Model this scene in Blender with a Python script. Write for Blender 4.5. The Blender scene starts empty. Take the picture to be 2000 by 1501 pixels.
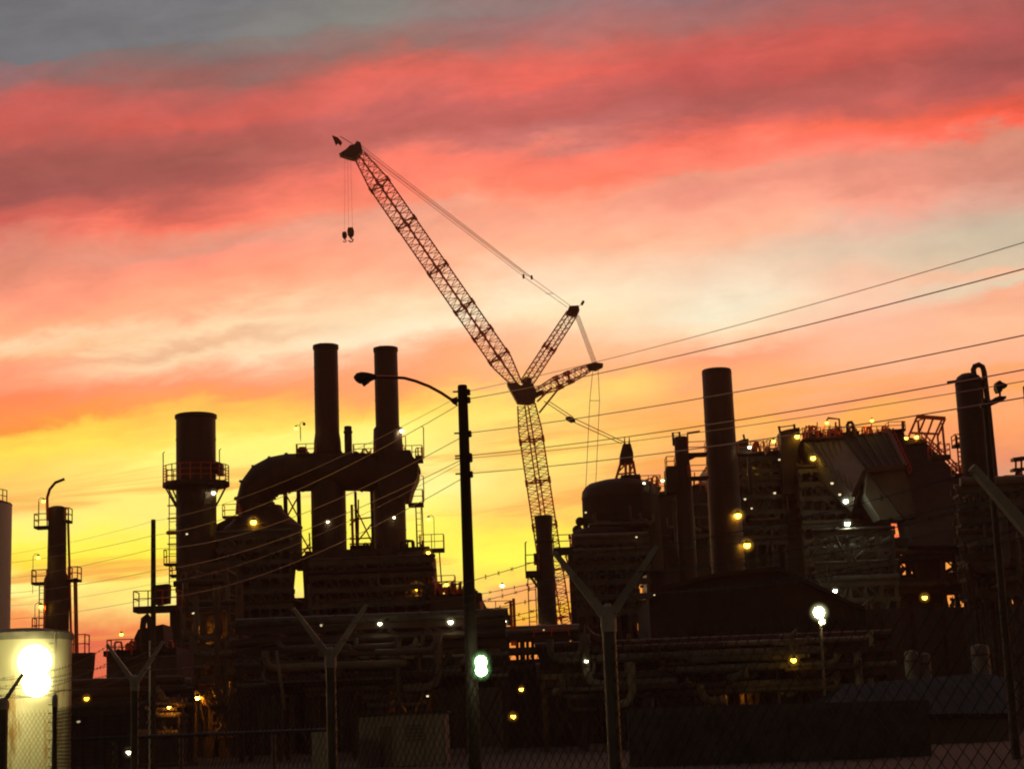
import bpy, bmesh, math, random
from mathutils import Vector, Matrix
random.seed(7)
SC = bpy.context.scene
COL = SC.collection
rad = math.radians
# ------------------------------------------------------------------ camera
FPX, PITCH, ROLL, EYE = 3500.0, 10.9, -2.2, 1.6
CAMR = Matrix.Rotation(rad(90 + PITCH), 3, 'X') @ Matrix.Rotation(rad(ROLL), 3, 'Z')
EYEV = Vector((0, 0, EYE))
def ray(px, py):
    d = CAMR @ Vector(((px - 1000) / FPX, -(py - 750.5) / FPX, -1))
    return d / d.y
def P(px, py, Y):
    """world point on the plane y = Y seen at photo pixel (px, py)"""
    return EYEV + ray(px, py) * Y
def X_at(px, py, Y): return P(px, py, Y).x
def Z_at(px, py, Y): return P(px, py, Y).z
def M(n, Y): return n * Y / FPX * 1.02          # photo pixels to metres at distance Y
cam = bpy.data.cameras.new('camera')
cam.sensor_width = 36; cam.lens = 36 * FPX / 2000
cam.clip_start = 0.05; cam.clip_end = 5000
co = bpy.data.objects.new('camera', cam); COL.objects.link(co)
co.matrix_world = Matrix.Translation(EYEV) @ CAMR.to_4x4()
SC.camera = co
SC.view_settings.view_transform = 'Standard'; SC.view_settings.look = 'None'
SC.view_settings.gamma = 1; SC.view_settings.exposure = 0
SC.render.engine = 'CYCLES'
SC.cycles.use_denoising = True
SC.cycles.max_bounces = 6; SC.cycles.volume_bounces = 0
SC.cycles.filter_width = 2.0
SC.cycles.sample_clamp_indirect = 4
def lin(c):
    return tuple((v / 255 / 12.92 if v / 255 <= .04045 else ((v / 255 + .055) / 1.055) ** 2.4) for v in c)
# ------------------------------------------------------------------ sky
SKYCOLS = {
 -10: [(0,(108,111,115)),(60,(112,111,113)),(130,(130,105,108)),(160,(150,100,98)),(210,(198,95,88)),(260,(192,92,84)),(300,(163,88,82)),(345,(152,84,78)),(385,(158,85,82)),(412,(192,95,85)),(450,(212,102,92)),(490,(215,135,115)),(540,(225,140,115)),(590,(252,155,125)),(640,(250,175,130)),(668,(253,212,168)),(692,(250,180,125)),(720,(255,148,112)),(790,(255,138,92)),(838,(245,150,70)),(858,(250,200,80)),(890,(253,222,88)),(940,(250,205,100)),(1000,(248,195,110)),(1035,(253,240,130)),(1080,(254,240,90)),(1120,(252,215,70)),(1170,(255,245,150)),(1215,(246,150,85)),(1285,(222,105,80))],
 400: [(0,(114,116,119)),(60,(120,112,108)),(110,(125,110,108)),(150,(148,98,92)),(200,(190,95,88)),(230,(206,94,84)),(262,(178,92,86)),(310,(160,90,82)),(355,(170,92,86)),(400,(210,105,92)),(425,(245,122,100)),(455,(235,145,120)),(480,(225,150,128)),(510,(252,150,125)),(560,(252,160,125)),(600,(250,180,140)),(640,(252,217,172)),(668,(235,182,142)),(690,(252,215,170)),(720,(250,180,140)),(745,(252,155,112)),(780,(250,160,95)),(800,(250,190,90)),(850,(253,222,100)),(885,(255,245,125)),(920,(253,235,125)),(970,(255,240,125)),(1050,(255,240,80)),(1110,(255,232,80)),(1170,(255,242,140)),(1225,(246,150,85)),(1290,(225,105,80))],
 750: [(0,(128,128,122)),(50,(130,122,116)),(90,(150,112,105)),(120,(185,105,95)),(145,(222,105,92)),(180,(215,105,95)),(215,(190,100,95)),(260,(184,100,92)),(300,(203,110,100)),(330,(245,125,105)),(370,(253,135,112)),(400,(252,145,115)),(420,(238,160,135)),(450,(240,165,135)),(500,(252,175,140)),(560,(252,195,155)),(610,(253,222,180)),(650,(254,232,195)),(690,(253,190,150)),(720,(252,165,118)),(760,(252,165,105)),(785,(250,185,95)),(820,(252,220,100)),(860,(255,245,130)),(920,(254,240,140)),(960,(255,245,150)),(1040,(255,245,100)),(1100,(255,240,95)),(1180,(252,225,120)),(1250,(245,140,80))],
 1050: [(0,(145,118,115)),(40,(160,112,110)),(80,(175,108,102)),(120,(210,103,92)),(150,(228,104,92)),(180,(200,100,94)),(225,(188,98,92)),(260,(190,110,105)),(285,(215,125,112)),(310,(248,125,105)),(350,(255,132,105)),(385,(250,160,130)),(420,(248,168,138)),(480,(252,185,148)),(540,(253,215,180)),(590,(253,232,195)),(630,(252,220,175)),(660,(252,205,165)),(700,(252,188,142)),(740,(252,180,125)),(770,(253,215,110)),(800,(253,228,118)),(850,(253,205,112)),(890,(252,225,115)),(940,(252,215,115)),(985,(252,195,105)),(1030,(253,235,90)),(1080,(255,250,90)),(1115,(252,225,90)),(1150,(246,170,108)),(1195,(253,195,60)),(1240,(250,150,70))],
 1400: [(0,(150,110,112)),(40,(165,105,100)),(75,(190,100,92)),(110,(200,92,86)),(150,(188,88,84)),(190,(172,90,86)),(215,(178,95,90)),(240,(215,105,95)),(265,(240,115,96)),(300,(252,130,108)),(330,(253,140,115)),(348,(240,155,130)),(380,(238,150,130)),(420,(250,170,142)),(460,(252,185,150)),(500,(243,200,170)),(560,(240,215,185)),(600,(246,233,202)),(640,(250,225,185)),(670,(252,200,160)),(710,(250,160,120)),(750,(252,172,115)),(790,(252,178,110)),(830,(250,172,90)),(860,(250,185,105)),(900,(248,165,100)),(950,(240,150,100)),(1080,(255,130,70)),(1200,(255,150,60))],
 1700: [(0,(165,95,92)),(40,(178,95,90)),(80,(202,92,84)),(110,(195,90,82)),(140,(176,88,82)),(180,(188,98,92)),(210,(202,100,90)),(240,(242,110,86)),(260,(255,118,98)),(290,(250,135,115)),(320,(228,145,125)),(370,(232,148,128)),(400,(250,165,142)),(440,(225,180,158)),(500,(222,195,168)),(540,(240,195,165)),(580,(246,200,170)),(620,(248,190,160)),(660,(252,186,150)),(700,(253,185,145)),(740,(252,175,125)),(780,(252,165,112)),(810,(252,180,95)),(850,(252,165,85)),(900,(248,150,100)),(960,(235,140,105)),(1080,(255,110,55)),(1180,(255,140,60))],
 2010: [(0,(165,90,85)),(60,(172,86,84)),(110,(153,82,80)),(150,(168,86,84)),(180,(190,95,88)),(210,(226,92,72)),(235,(246,105,85)),(258,(210,140,118)),(330,(205,138,120)),(380,(215,165,145)),(440,(200,185,160)),(500,(218,195,165)),(520,(245,190,155)),(550,(225,205,175)),(575,(245,175,140)),(620,(250,190,150)),(680,(253,180,140)),(740,(252,165,115)),(800,(252,170,115)),(860,(250,160,105)),(900,(228,150,115)),(930,(185,155,135)),(990,(195,150,128)),(1080,(255,125,70)),(1180,(255,170,80))],
}
SUN_AZ, SUN_EL = rad(-5), rad(2.0)
def build_world():
    w = bpy.data.worlds.new('World'); SC.world = w; w.use_nodes = True
    nt = w.node_tree; N = nt.nodes; L = nt.links
    for n in list(N): N.remove(n)
    def math_(op, a, b=None, c=None, clamp=False):
        n = N.new('ShaderNodeMath'); n.operation = op; n.use_clamp = clamp
        for i, v in enumerate((a, b, c)):
            if v is None: continue
            if isinstance(v, (int, float)): n.inputs[i].default_value = v
            else: L.new(v, n.inputs[i])
        return n.outputs[0]
    def comb(a, b, c=0.0):
        n = N.new('ShaderNodeCombineXYZ')
        for i, v in enumerate((a, b, c)):
            if isinstance(v, (int, float)): n.inputs[i].default_value = v
            else: L.new(v, n.inputs[i])
        return n.outputs[0]
    def noise(vec, scale=1.0, detail=4.0, rough=.5, dist=0.0):
        n = N.new('ShaderNodeTexNoise'); L.new(vec, n.inputs['Vector'])
        n.inputs['Scale'].default_value = scale; n.inputs['Detail'].default_value = detail
        n.inputs['Roughness'].default_value = rough; n.inputs['Distortion'].default_value = dist
        return n.outputs['Fac']
    tc = N.new('ShaderNodeTexCoord'); sep = N.new('ShaderNodeSeparateXYZ'); L.new(tc.outputs['Generated'], sep.inputs[0])
    dx, dy, dz = sep.outputs
    yy = math_('MAXIMUM', dy, 0.05)
    u = math_('DIVIDE', dx, yy); v = math_('DIVIDE', dz, yy)
    K = 0.08
    t = math_('SUBTRACT', v, math_('MULTIPLY', u, K))
    nb = noise(comb(math_('MULTIPLY', u, 9), math_('MULTIPLY', t, 26)), 1, 5, .55, .4)
    nf = noise(comb(math_('MULTIPLY', u, 26), math_('MULTIPLY', t, 70), 3.1), 1, 7, .66, .4)
    nu = noise(comb(math_('MULTIPLY', u, 7), math_('MULTIPLY', t, 20), 9.7), 1, 3, .5)
    tw = math_('ADD', t, math_('MULTIPLY', math_('SUBTRACT', nb, .5), .040))
    tw = math_('ADD', tw, math_('MULTIPLY', math_('SUBTRACT', nf, .5), .022))
    uw = math_('ADD', u, math_('MULTIPLY', math_('SUBTRACT', nu, .5), .16))
    def tof(px, py):
        r = ray(px, py); return r.z - K * r.x
    T0, T1 = tof(2010, -40) + .02, -0.02
    ppos = math_('DIVIDE', math_('SUBTRACT', T0, tw), T0 - T1, clamp=True)
    prev = None; pu = None
    for px in sorted(SKYCOLS):
        cr = N.new('ShaderNodeValToRGB'); L.new(ppos, cr.inputs[0])
        el = cr.color_ramp.elements; st = SKYCOLS[px][:32]
        for i, (py, c) in enumerate(st):
            pos = (T0 - tof(px, py)) / (T0 - T1)
            if i < 2: e = el[i]; e.position = pos
            else: e = el.new(pos)
            e.color = (*lin(c), 1)
        cu = ray(px, 600).x
        if prev is None: prev = cr.outputs[0]
        else:
            mr = N.new('ShaderNodeMapRange'); mr.interpolation_type = 'SMOOTHSTEP'
            L.new(uw, mr.inputs[0]); mr.inputs[1].default_value = pu; mr.inputs[2].default_value = cu
            mx = N.new('ShaderNodeMix'); mx.data_type = 'RGBA'
            L.new(mr.outputs[0], mx.inputs[0]); L.new(prev, mx.inputs[6]); L.new(cr.outputs[0], mx.inputs[7])
            prev = mx.outputs[2]
        pu = cu
    # soft mottling of the cloud sheet
    st1 = noise(comb(math_('MULTIPLY', u, 14), math_('MULTIPLY', t, 48), 5.5), 1, 6, .6, .8)
    mod = math_('ADD', 1.0, math_('MULTIPLY', math_('SUBTRACT', st1, .5), .34))
    st2 = noise(comb(math_('MULTIPLY', u, 24), math_('MULTIPLY', t, 46), 8.5), 1, 7, .64, .5)
    mod = math_('ADD', mod, math_('MULTIPLY', math_('SUBTRACT', st2, .5), .5))
    mod = math_('MULTIPLY', mod, 1.07)
    high = N.new('ShaderNodeMapRange'); L.new(t, high.inputs[0])
    high.inputs[1].default_value = tof(1000, 700); high.inputs[2].default_value = tof(1000, 300)
    high.inputs[3].default_value = .35; high.inputs[4].default_value = 1
    mod = math_('ADD', 1.07, math_('MULTIPLY', math_('SUBTRACT', mod, 1.07), high.outputs[0]))
    vm = N.new('ShaderNodeVectorMath'); vm.operation = 'SCALE'; L.new(prev, vm.inputs[0]); L.new(mod, vm.inputs['Scale'])
    ob = noise(comb(math_('MULTIPLY', u, 5), math_('MULTIPLY', t, 75), 2.2), 1, 5, .6, .6)
    om = N.new('ShaderNodeMapRange'); om.interpolation_type = 'SMOOTHSTEP'; L.new(ob, om.inputs[0]); om.inputs[1].default_value = .50; om.inputs[2].default_value = .66
    lo = N.new('ShaderNodeMapRange'); L.new(t, lo.inputs[0]); lo.inputs[1].default_value = tof(400, 860); lo.inputs[2].default_value = tof(400, 960); lo.inputs[3].default_value = 0; lo.inputs[4].default_value = .82
    mo = N.new('ShaderNodeMix'); mo.data_type = 'RGBA'; L.new(math_('MULTIPLY', om.outputs[0], lo.outputs[0]), mo.inputs[0]); L.new(vm.outputs[0], mo.inputs[6]); mo.inputs[7].default_value = (*lin((250, 172, 84)), 1)
    hs = N.new('ShaderNodeHueSaturation'); hs.inputs['Saturation'].default_value = 1.012; hs.inputs['Value'].default_value = 1.03; L.new(mo.outputs[2], hs.inputs['Color'])
    sunset = hs.outputs[0]
    sky = N.new('ShaderNodeTexSky'); sky.sky_type = 'NISHITA'; sky.sun_disc = False
    sky.sun_elevation = SUN_EL; sky.sun_rotation = SUN_AZ
    sk = N.new('ShaderNodeVectorMath'); sk.operation = 'SCALE'; L.new(sky.outputs[0], sk.inputs[0]); sk.inputs['Scale'].default_value = .05
    tint = N.new('ShaderNodeVectorMath'); tint.operation = 'MULTIPLY'; L.new(sk.outputs[0], tint.inputs[0]); tint.inputs[1].default_value = (1.4, .88, .66)
    fm = N.new('ShaderNodeMapRange'); fm.interpolation_type = 'SMOOTHSTEP'; L.new(dy, fm.inputs[0])
    fm.inputs[1].default_value = -.05; fm.inputs[2].default_value = .72
    mx = N.new('ShaderNodeMix'); mx.data_type = 'RGBA'
    L.new(fm.outputs[0], mx.inputs[0]); L.new(tint.outputs[0], mx.inputs[6]); L.new(sunset, mx.inputs[7])
    bg = N.new('ShaderNodeBackground'); bg.inputs[1].default_value = 1
    L.new(mx.outputs[2], bg.inputs[0])
    out = N.new('ShaderNodeOutputWorld'); L.new(bg.outputs[0], out.inputs[0])
build_world()
sl = bpy.data.lights.new('sun', 'SUN'); sl.energy = .35; sl.angle = rad(10); sl.color = (1, .55, .25)
so = bpy.data.objects.new('sun', sl); COL.objects.link(so)
so.rotation_euler = Vector((math.sin(SUN_AZ) * math.cos(SUN_EL), math.cos(SUN_AZ) * math.cos(SUN_EL), math.sin(SUN_EL))).to_track_quat('Z', 'Y').to_euler()
# ------------------------------------------------------------------ materials
MATS = {}
def mat(name, col, col2=None, rough=.7, metal=0.0, scale=1.5, rust=0.0, rustcol=(.09, .035, .015), bump=0.0, vertical=False):
    m = bpy.data.materials.new(name); m.use_nodes = True
    nt = m.node_tree; N = nt.nodes; L = nt.links
    b = N['Principled BSDF']; b.inputs['Roughness'].default_value = rough; b.inputs['Metallic'].default_value = metal
    tc = N.new('ShaderNodeTexCoord'); mp = N.new('ShaderNodeMapping'); L.new(tc.outputs['Object'], mp.inputs[0])
    if vertical: mp.inputs['Scale'].default_value = (1, 1, .12)
    n = N.new('ShaderNodeTexNoise'); L.new(mp.outputs[0], n.inputs['Vector']); n.inputs['Scale'].default_value = scale
    n.inputs['Detail'].default_value = 6; n.inputs['Roughness'].default_value = .62
    col2 = col2 or tuple(c * .55 for c in col)
    mr = N.new('ShaderNodeMapRange'); L.new(n.outputs['Fac'], mr.inputs[0]); mr.inputs[1].default_value = .34; mr.inputs[2].default_value = .66
    mx = N.new('ShaderNodeMix'); mx.data_type = 'RGBA'; L.new(mr.outputs[0], mx.inputs[0])
    mx.inputs[6].default_value = (*col2, 1); mx.inputs[7].default_value = (*col, 1)
    out = mx.outputs[2]
    if rust:
        n2 = N.new('ShaderNodeTexNoise'); L.new(mp.outputs[0], n2.inputs['Vector']); n2.inputs['Scale'].default_value = scale * 1.9
        n2.inputs['Detail'].default_value = 8; n2.inputs['Roughness'].default_value = .7
        r = N.new('ShaderNodeMapRange'); L.new(n2.outputs['Fac'], r.inputs[0])
        r.inputs[1].default_value = .66 - rust * .25; r.inputs[2].default_value = .74 - rust * .2
        m2 = N.new('ShaderNodeMix'); m2.data_type = 'RGBA'; L.new(r.outputs[0], m2.inputs[0]); L.new(out, m2.inputs[6])
        m2.inputs[7].default_value = (*rustcol, 1); out = m2.outputs[2]
    L.new(out, b.inputs['Base Color'])
    if bump:
        bp = N.new('ShaderNodeBump'); bp.inputs['Strength'].default_value = bump; L.new(n.outputs['Fac'], bp.inputs['Height']); L.new(bp.outputs[0], b.inputs['Normal'])
    MATS[name] = m
    return m
def glow(name, col, strength):
    m = bpy.data.materials.new(name); m.use_nodes = True
    b = m.node_tree.nodes['Principled BSDF']
    b.inputs['Base Color'].default_value = (.8, .8, .8, 1)
    b.inputs['Emission Color'].default_value = (*col, 1); b.inputs['Emission Strength'].default_value = strength
    MATS[name] = m
    return m
mat('dark_steel', (.085, .055, .042), rough=.6, scale=.6, rust=.5)
mat('stack_steel', (.13, .075, .055), (.05, .03, .024), rough=.55, scale=.4, rust=.45, vertical=True)
mat('grey_steel', (.16, .15, .13), rough=.6, scale=.8, rust=.3)
mat('lattice_steel', (.20, .20, .16), rough=.6, scale=.8, rust=.3)
mat('pipe_steel', (.20, .14, .09), rough=.5, scale=.7, rust=.4)
mat('lagging', (.28, .24, .18), rough=.45, scale=.5, rust=.15)
mat('red_paint', (.90, .15, .07), rough=.32, metal=.85, scale=.5)
mat('crane_black', (.05, .03, .025), rough=.6)
mat('rope', (.45, .30, .25), rough=.35, metal=.9)
mat('arm_steel', (.56, .53, .44), rough=.6, scale=6, rust=.1)
mat('pale_panel', (.30, .28, .235), (.20, .185, .155), rough=.6, scale=.3, rust=.12, vertical=True)
mat('galvanised', (.17, .155, .135), rough=.5, metal=.3, scale=5, rust=.12)
mat('wire', (.20, .09, .06), rough=.3, metal=.9)
mat('barb_wire', (.09, .085, .08), rough=.6)
mat('wood_pole', (.085, .055, .035), rough=.9, scale=3, vertical=True, bump=.3)
mat('tank_paint', (.52, .50, .31), (.38, .37, .22), rough=.55, scale=.9, rust=.42, rustcol=(.26, .15, .03), vertical=True)
mat('tank_rim', (.20, .19, .13), rough=.7)
mat('silo_paint', (.74, .74, .64), (.62, .62, .54), rough=.5, scale=.4, vertical=True)
mat('concrete', (.12, .11, .10), rough=.9, scale=1.2, bump=.2)
mat('cladding', (.13, .10, .085), rough=.7, scale=.35, vertical=True)
mat('pale_cladding', (.26, .22, .19), rough=.65, scale=.35, vertical=True)
mat('roof_dark', (.06, .05, .045), rough=.8, scale=.5)
mat('roof_pale', (.065, .105, .12), (.05, .08, .09), rough=1.0, scale=.6, rust=.15)
mat('gravel', (.045, .042, .038), rough=.95, scale=.8, bump=.4)
mat('asphalt', (.05, .048, .045), rough=.9, scale=2, bump=.2)
mat('flag_cloth', (.10, .02, .02), rough=.9)
glow('glow_white', (1, .86, .46), 20)
glow('glow_flood', (1, .86, .42), 62)
glow('glow_green', (.80, 1, .66), 30)
glow('glow_yellow', (1, .55, .035), 16)
glow('glow_orange', (1, .30, .010), 20)
glow('glow_work', (.93, 1, .70), 70)
glow('glow_amber', (1, .34, .02), 150)
def halo(name, col, per_m):  # emitting volume that fades outwards, imitates lens bloom round a lamp
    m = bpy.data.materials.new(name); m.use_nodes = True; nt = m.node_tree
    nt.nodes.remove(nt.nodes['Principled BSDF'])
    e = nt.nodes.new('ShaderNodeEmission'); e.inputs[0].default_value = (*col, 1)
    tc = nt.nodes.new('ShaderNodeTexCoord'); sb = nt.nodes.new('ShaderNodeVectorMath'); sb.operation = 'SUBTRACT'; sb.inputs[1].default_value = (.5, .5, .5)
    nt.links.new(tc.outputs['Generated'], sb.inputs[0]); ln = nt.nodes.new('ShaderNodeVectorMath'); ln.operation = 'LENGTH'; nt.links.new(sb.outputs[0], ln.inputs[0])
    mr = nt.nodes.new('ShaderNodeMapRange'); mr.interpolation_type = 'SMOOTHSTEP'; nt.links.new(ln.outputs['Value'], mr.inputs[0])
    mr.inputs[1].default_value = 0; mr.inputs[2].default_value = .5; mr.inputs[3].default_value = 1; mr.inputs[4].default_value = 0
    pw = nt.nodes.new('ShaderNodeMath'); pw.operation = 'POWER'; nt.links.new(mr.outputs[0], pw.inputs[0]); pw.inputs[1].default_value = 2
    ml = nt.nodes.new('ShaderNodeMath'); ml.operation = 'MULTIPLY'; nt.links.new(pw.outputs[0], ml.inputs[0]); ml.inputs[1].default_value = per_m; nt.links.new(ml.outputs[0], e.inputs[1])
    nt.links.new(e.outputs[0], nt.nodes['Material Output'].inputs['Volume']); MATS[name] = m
halo('bloom_white', (1, .92, .55), 1.6); halo('bloom_green', (.40, 1, .30), 6); halo('bloom_yellow', (1, .46, .05), 1.3); halo('bloom_flood', (1, .95, .45), 3.2); halo('bloom_big', (1, .88, .30), 4.5)
glow('glow_dim', (1, .80, .45), 1.1)
# ------------------------------------------------------------------ mesh builder
class MB:
    def __init__(self): self.v = []; self.f = []; self.s = []
    def add(self, vs, fs, smooth=False):
        o = len(self.v); self.v += [Vector(v) for v in vs]
        for f in fs: self.f.append([i + o for i in f]); self.s.append(smooth)
        return self
    def box(self, x0, x1, y0, y1, z0, z1):
        vs = [(x, y, z) for x in (x0, x1) for y in (y0, y1) for z in (z0, z1)]
        return self.add(vs, [(0, 1, 3, 2), (4, 6, 7, 5), (0, 4, 5, 1), (2, 3, 7, 6), (0, 2, 6, 4), (1, 5, 7, 3)])
    def bar(self, p, q, w, h=None):
        p, q = Vector(p), Vector(q); d = q - p
        if d.length < 1e-6: return self
        d.normalize(); h = h or w
        a = d.cross(Vector((0, 1, 0)))
        if a.length < .05: a = d.cross(Vector((1, 0, 0)))
        a.normalize(); b = d.cross(a)
        vs = [c + a * sx * w / 2 + b * sy * h / 2 for c in (p, q) for sx, sy in ((-1, -1), (1, -1), (1, 1), (-1, 1))]
        return self.add(vs, [(3, 2, 1, 0), (4, 5, 6, 7)] + [(i, (i + 1) % 4, 4 + (i + 1) % 4, 4 + i) for i in range(4)])
    def tube(self, pts, r, n=8, mitre=False):
        pts = [Vector(p) for p in pts]; rs = r if isinstance(r, (list, tuple)) else [r] * len(pts)
        vs = []; fs = []; ref = None
        for i, p in enumerate(pts):
            d = (pts[min(i + 1, len(pts) - 1)] - pts[max(i - 1, 0)]).normalized()
            if ref is None:
                ref = d.cross(Vector((0, 1, 0)))
                if ref.length < .05: ref = d.cross(Vector((1, 0, 0)))
            ref = (ref - d * ref.dot(d)).normalized(); b = d.cross(ref)
            vs += [p + (ref * math.cos(2 * math.pi * k / n) + b * math.sin(2 * math.pi * k / n)) * rs[i] for k in range(n)]
        for i in range(len(pts) - 1):
            fs += [(i * n + k, i * n + (k + 1) % n, (i + 1) * n + (k + 1) % n, (i + 1) * n + k) for k in range(n)]
        self.add(vs, fs, not mitre)
        o = len(self.v) - len(vs)
        self.f += [[o + k for k in range(n)][::-1], [o + (len(pts) - 1) * n + k for k in range(n)]]; self.s += [False, False]
        return self
    def lathe(self, cx, cy, prof, n=32, smooth=True):
        vs = []; fs = []
        for r, z in prof:
            vs += [(cx + r * math.cos(2 * math.pi * k / n), cy + r * math.sin(2 * math.pi * k / n), z) for k in range(n)]
        for i in range(len(prof) - 1):
            fs += [(i * n + k, i * n + (k + 1) % n, (i + 1) * n + (k + 1) % n, (i + 1) * n + k) for k in range(n)]
        self.add(vs, fs, smooth)
        o = len(self.v) - len(vs)
        self.f += [[o + k for k in range(n)][::-1], [o + (len(prof) - 1) * n + k for k in range(n)]]; self.s += [False, False]
        return self
    def ball(self, c, r, n=12, sz=1.0):
        c = Vector(c)
        return self.lathe(c.x, c.y, [(max(.001, r * math.sin(math.pi * i / 8)), c.z - sz * r * math.cos(math.pi * i / 8)) for i in range(9)], n)
    def solid(self, pts, off):
        """closed solid: polygon of 3-D points plus its copy shifted by off"""
        n = len(pts); pts = [Vector(p) for p in pts]; off = Vector(off)
        return self.add(pts + [p + off for p in pts], [tuple(range(n)), tuple(range(2 * n - 1, n - 1, -1))] + [(i, n + i, n + (i + 1) % n, (i + 1) % n) for i in range(n)])
    def build(self, name, m, parent=None):
        org = worg(parent) if parent else Vector((0, 0, 0))
        me = bpy.data.meshes.new(name)
        me.from_pydata([tuple(v - org) for v in self.v], [], self.f)
        bm = bmesh.new(); bm.from_mesh(me); bmesh.ops.recalc_face_normals(bm, faces=bm.faces); bm.to_mesh(me); bm.free()
        me.polygons.foreach_set('use_smooth', self.s)
        me.set_sharp_from_angle(angle=rad(35))
        me.materials.append(MATS[m]); me.update()
        o = bpy.data.objects.new(name, me); COL.objects.link(o)
        if parent: o.parent = parent
        return o
def worg(o):
    v = Vector((0, 0, 0))
    while o: v += o.location; o = o.parent
    return v
def tag(o, label=None, cat=None, group=None, kind=None):
    if label: o['label'] = label
    if cat: o['category'] = cat
    if group: o['group'] = group
    if kind: o['kind'] = kind
    return o
def thing(name, label, cat, loc, group=None):
    o = bpy.data.objects.new(name, None); COL.objects.link(o); o.location = loc; o.empty_display_size = .2
    return tag(o, label, cat, group)
def copy_tree(o, parent=None):
    c = o.copy(); COL.objects.link(c); c.parent = parent
    for ch in [x for x in COL.objects if x.parent == o]: copy_tree(ch, c)
    return c
# ------------------------------------------------------------------ helpers for placing
CT = CAMR.transposed()
def proj(v):
    d = CT @ (Vector(v) - EYEV)
    return 1000 + FPX * d.x / -d.z, 750.5 - FPX * d.y / -d.z
def zat(x, py, Y):
    lo, hi = -8.0, 260.0
    for _ in range(40):
        m = (lo + hi) / 2
        if proj((x, Y, m))[1] > py: lo = m
        else: hi = m
    return lo
def V(x, y, z): return Vector((x, y, z))
def hpx(px0, px1, py, Y):
    a, b = X_at(px0, py, Y), X_at(px1, py, Y)
    return (a + b) / 2, (b - a) / 2
def circ(cx, cy, r, a0, a1, n): return [(cx + r * math.cos(rad(a0 + (a1 - a0) * i / n)), cy + r * math.sin(rad(a0 + (a1 - a0) * i / n))) for i in range(n + 1)]
def railing(mb, pts, z, h=1.15, w=.09, mid=2):
    for x, y in pts: mb.bar((x, y, z), (x, y, z + h), w)
    for a, b in zip(pts, pts[1:]):
        for k in range(1, mid + 1): mb.bar((*a, z + h * k / mid), (*b, z + h * k / mid), w * .85)
    return mb
def ladder(mb, x, y, z0, z1, w=.55, t=.08, step=.6):
    for s in (-1, 1): mb.bar((x + s * w / 2, y, z0), (x + s * w / 2, y, z1), t)
    z = z0 + step / 2
    while z < z1: mb.bar((x - w / 2, y, z), (x + w / 2, y, z), t * .7); z += step
    return mb
def ring_floor(mb, cx, cy, r0, r1, z, t=.18, a0=0, a1=360, n=28):
    i = circ(cx, cy, r0, a0, a1, n); o = circ(cx, cy, r1, a0, a1, n)
    for k in range(n):
        q = [i[k], o[k], o[k + 1], i[k + 1]]
        mb.solid([(*p, z) for p in q], (0, 0, t))
    return mb
def platform(root, px0, px1, py, Y, dep=1.6, h=1.15, sub=True, step=1.5, t=.22, front=True):
    """straight grating platform whose floor is seen at py, with a hand rail on it; parts of root"""
    x0, x1 = X_at(px0, py, Y), X_at(px1, py, Y); z = P((px0 + px1) / 2, py, Y).z
    f = MB().box(x0, x1, Y - dep / 2, Y + dep / 2, z - t, z).build('platform', 'dark_steel', root)
    n = max(1, round((x1 - x0) / step)); y0, y1 = Y - dep / 2 + .05, Y + dep / 2 - .05
    r = MB(); pts = [(x0 + .05, y1)] + [(x0 + .05 + (x1 - x0 - .1) * i / n, y0) for i in range(n + 1)] + [(x1 - .05, y1)]
    railing(r, pts, z, h); o = r.build('railing', 'red_paint', f if sub else root)
    return x0, x1, z
# ------------------------------------------------------------------ lamps
def lamp_proto(name, bulbmat, pole=0.0, reach=.9):
    root = thing(name, 'x', 'lamp', (0, 0, 0))
    if pole:
        pts = [V(reach, 0, -pole), V(reach, 0, .25), V(reach * .8, 0, .55), V(reach * .45, 0, .68), V(0, 0, .6)]
        MB().tube(pts, .05, 6).build('pole', 'grey_steel', root)
    else:
        MB().tube([V(0, .9, .35), V(0, .45, .62), V(0, 0, .55)], .06, 6).build('bracket', 'grey_steel', root)
    MB().lathe(0, 0, [(.10, .62), (.16, .5), (.42, .22), (.44, .18), (.36, .17)], 14).build('shade', 'grey_steel', root)
    if bulbmat: MB().ball((0, 0, .06), .30, 12, .95).build('bulb', bulbmat, root)
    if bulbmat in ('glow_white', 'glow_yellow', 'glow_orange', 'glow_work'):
        mm = 'bloom_white' if bulbmat in ('glow_white', 'glow_work') else 'bloom_yellow'
        MB().ball((0, 0, .06), .95, 14).build('bloom_ball', mm, root)  # added glow ball imitating lens bloom, not a part of the fitting
    if not bulbmat: MB().ball((0, 0, .06), .28, 12, .8).build('bulb', 'lagging', root)
    return root
PROTO = {}
def lamp(kind, px, py, Y, size, label, pole=0.0, group='lamps lit on the plant', flip=False, reach=.9):
    """size: bulb radius in photo pixels"""
    key = (kind, pole, reach)
    new = key not in PROTO
    if new: PROTO[key] = lamp_proto('plant_lamp' if not pole else 'pole_lamp', {'f': 'glow_work', 'O': 'glow_amber', 'w': 'glow_white', 'y': 'glow_yellow', 'o': 'glow_orange', 'd': 'glow_dim', 'off': None}[kind], pole, reach)
    o = PROTO[key] if new else copy_tree(PROTO[key])
    s = M(size, Y) / .30
    o.location = P(px, py, Y) - V(0, 0, .06 * s); o.scale = (s * (-1 if flip else 1), s, s)
    tag(o, label, 'lamp', group)
    return o
# ------------------------------------------------------------------ ground
tag(MB().box(-1500, 1500, -60, 3000, -.4, 0).build('ground', 'gravel'), kind='structure')
tag(MB().box(-400, 400, 24, 36, 0, .004).build('road', 'asphalt'), kind='structure')
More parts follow.
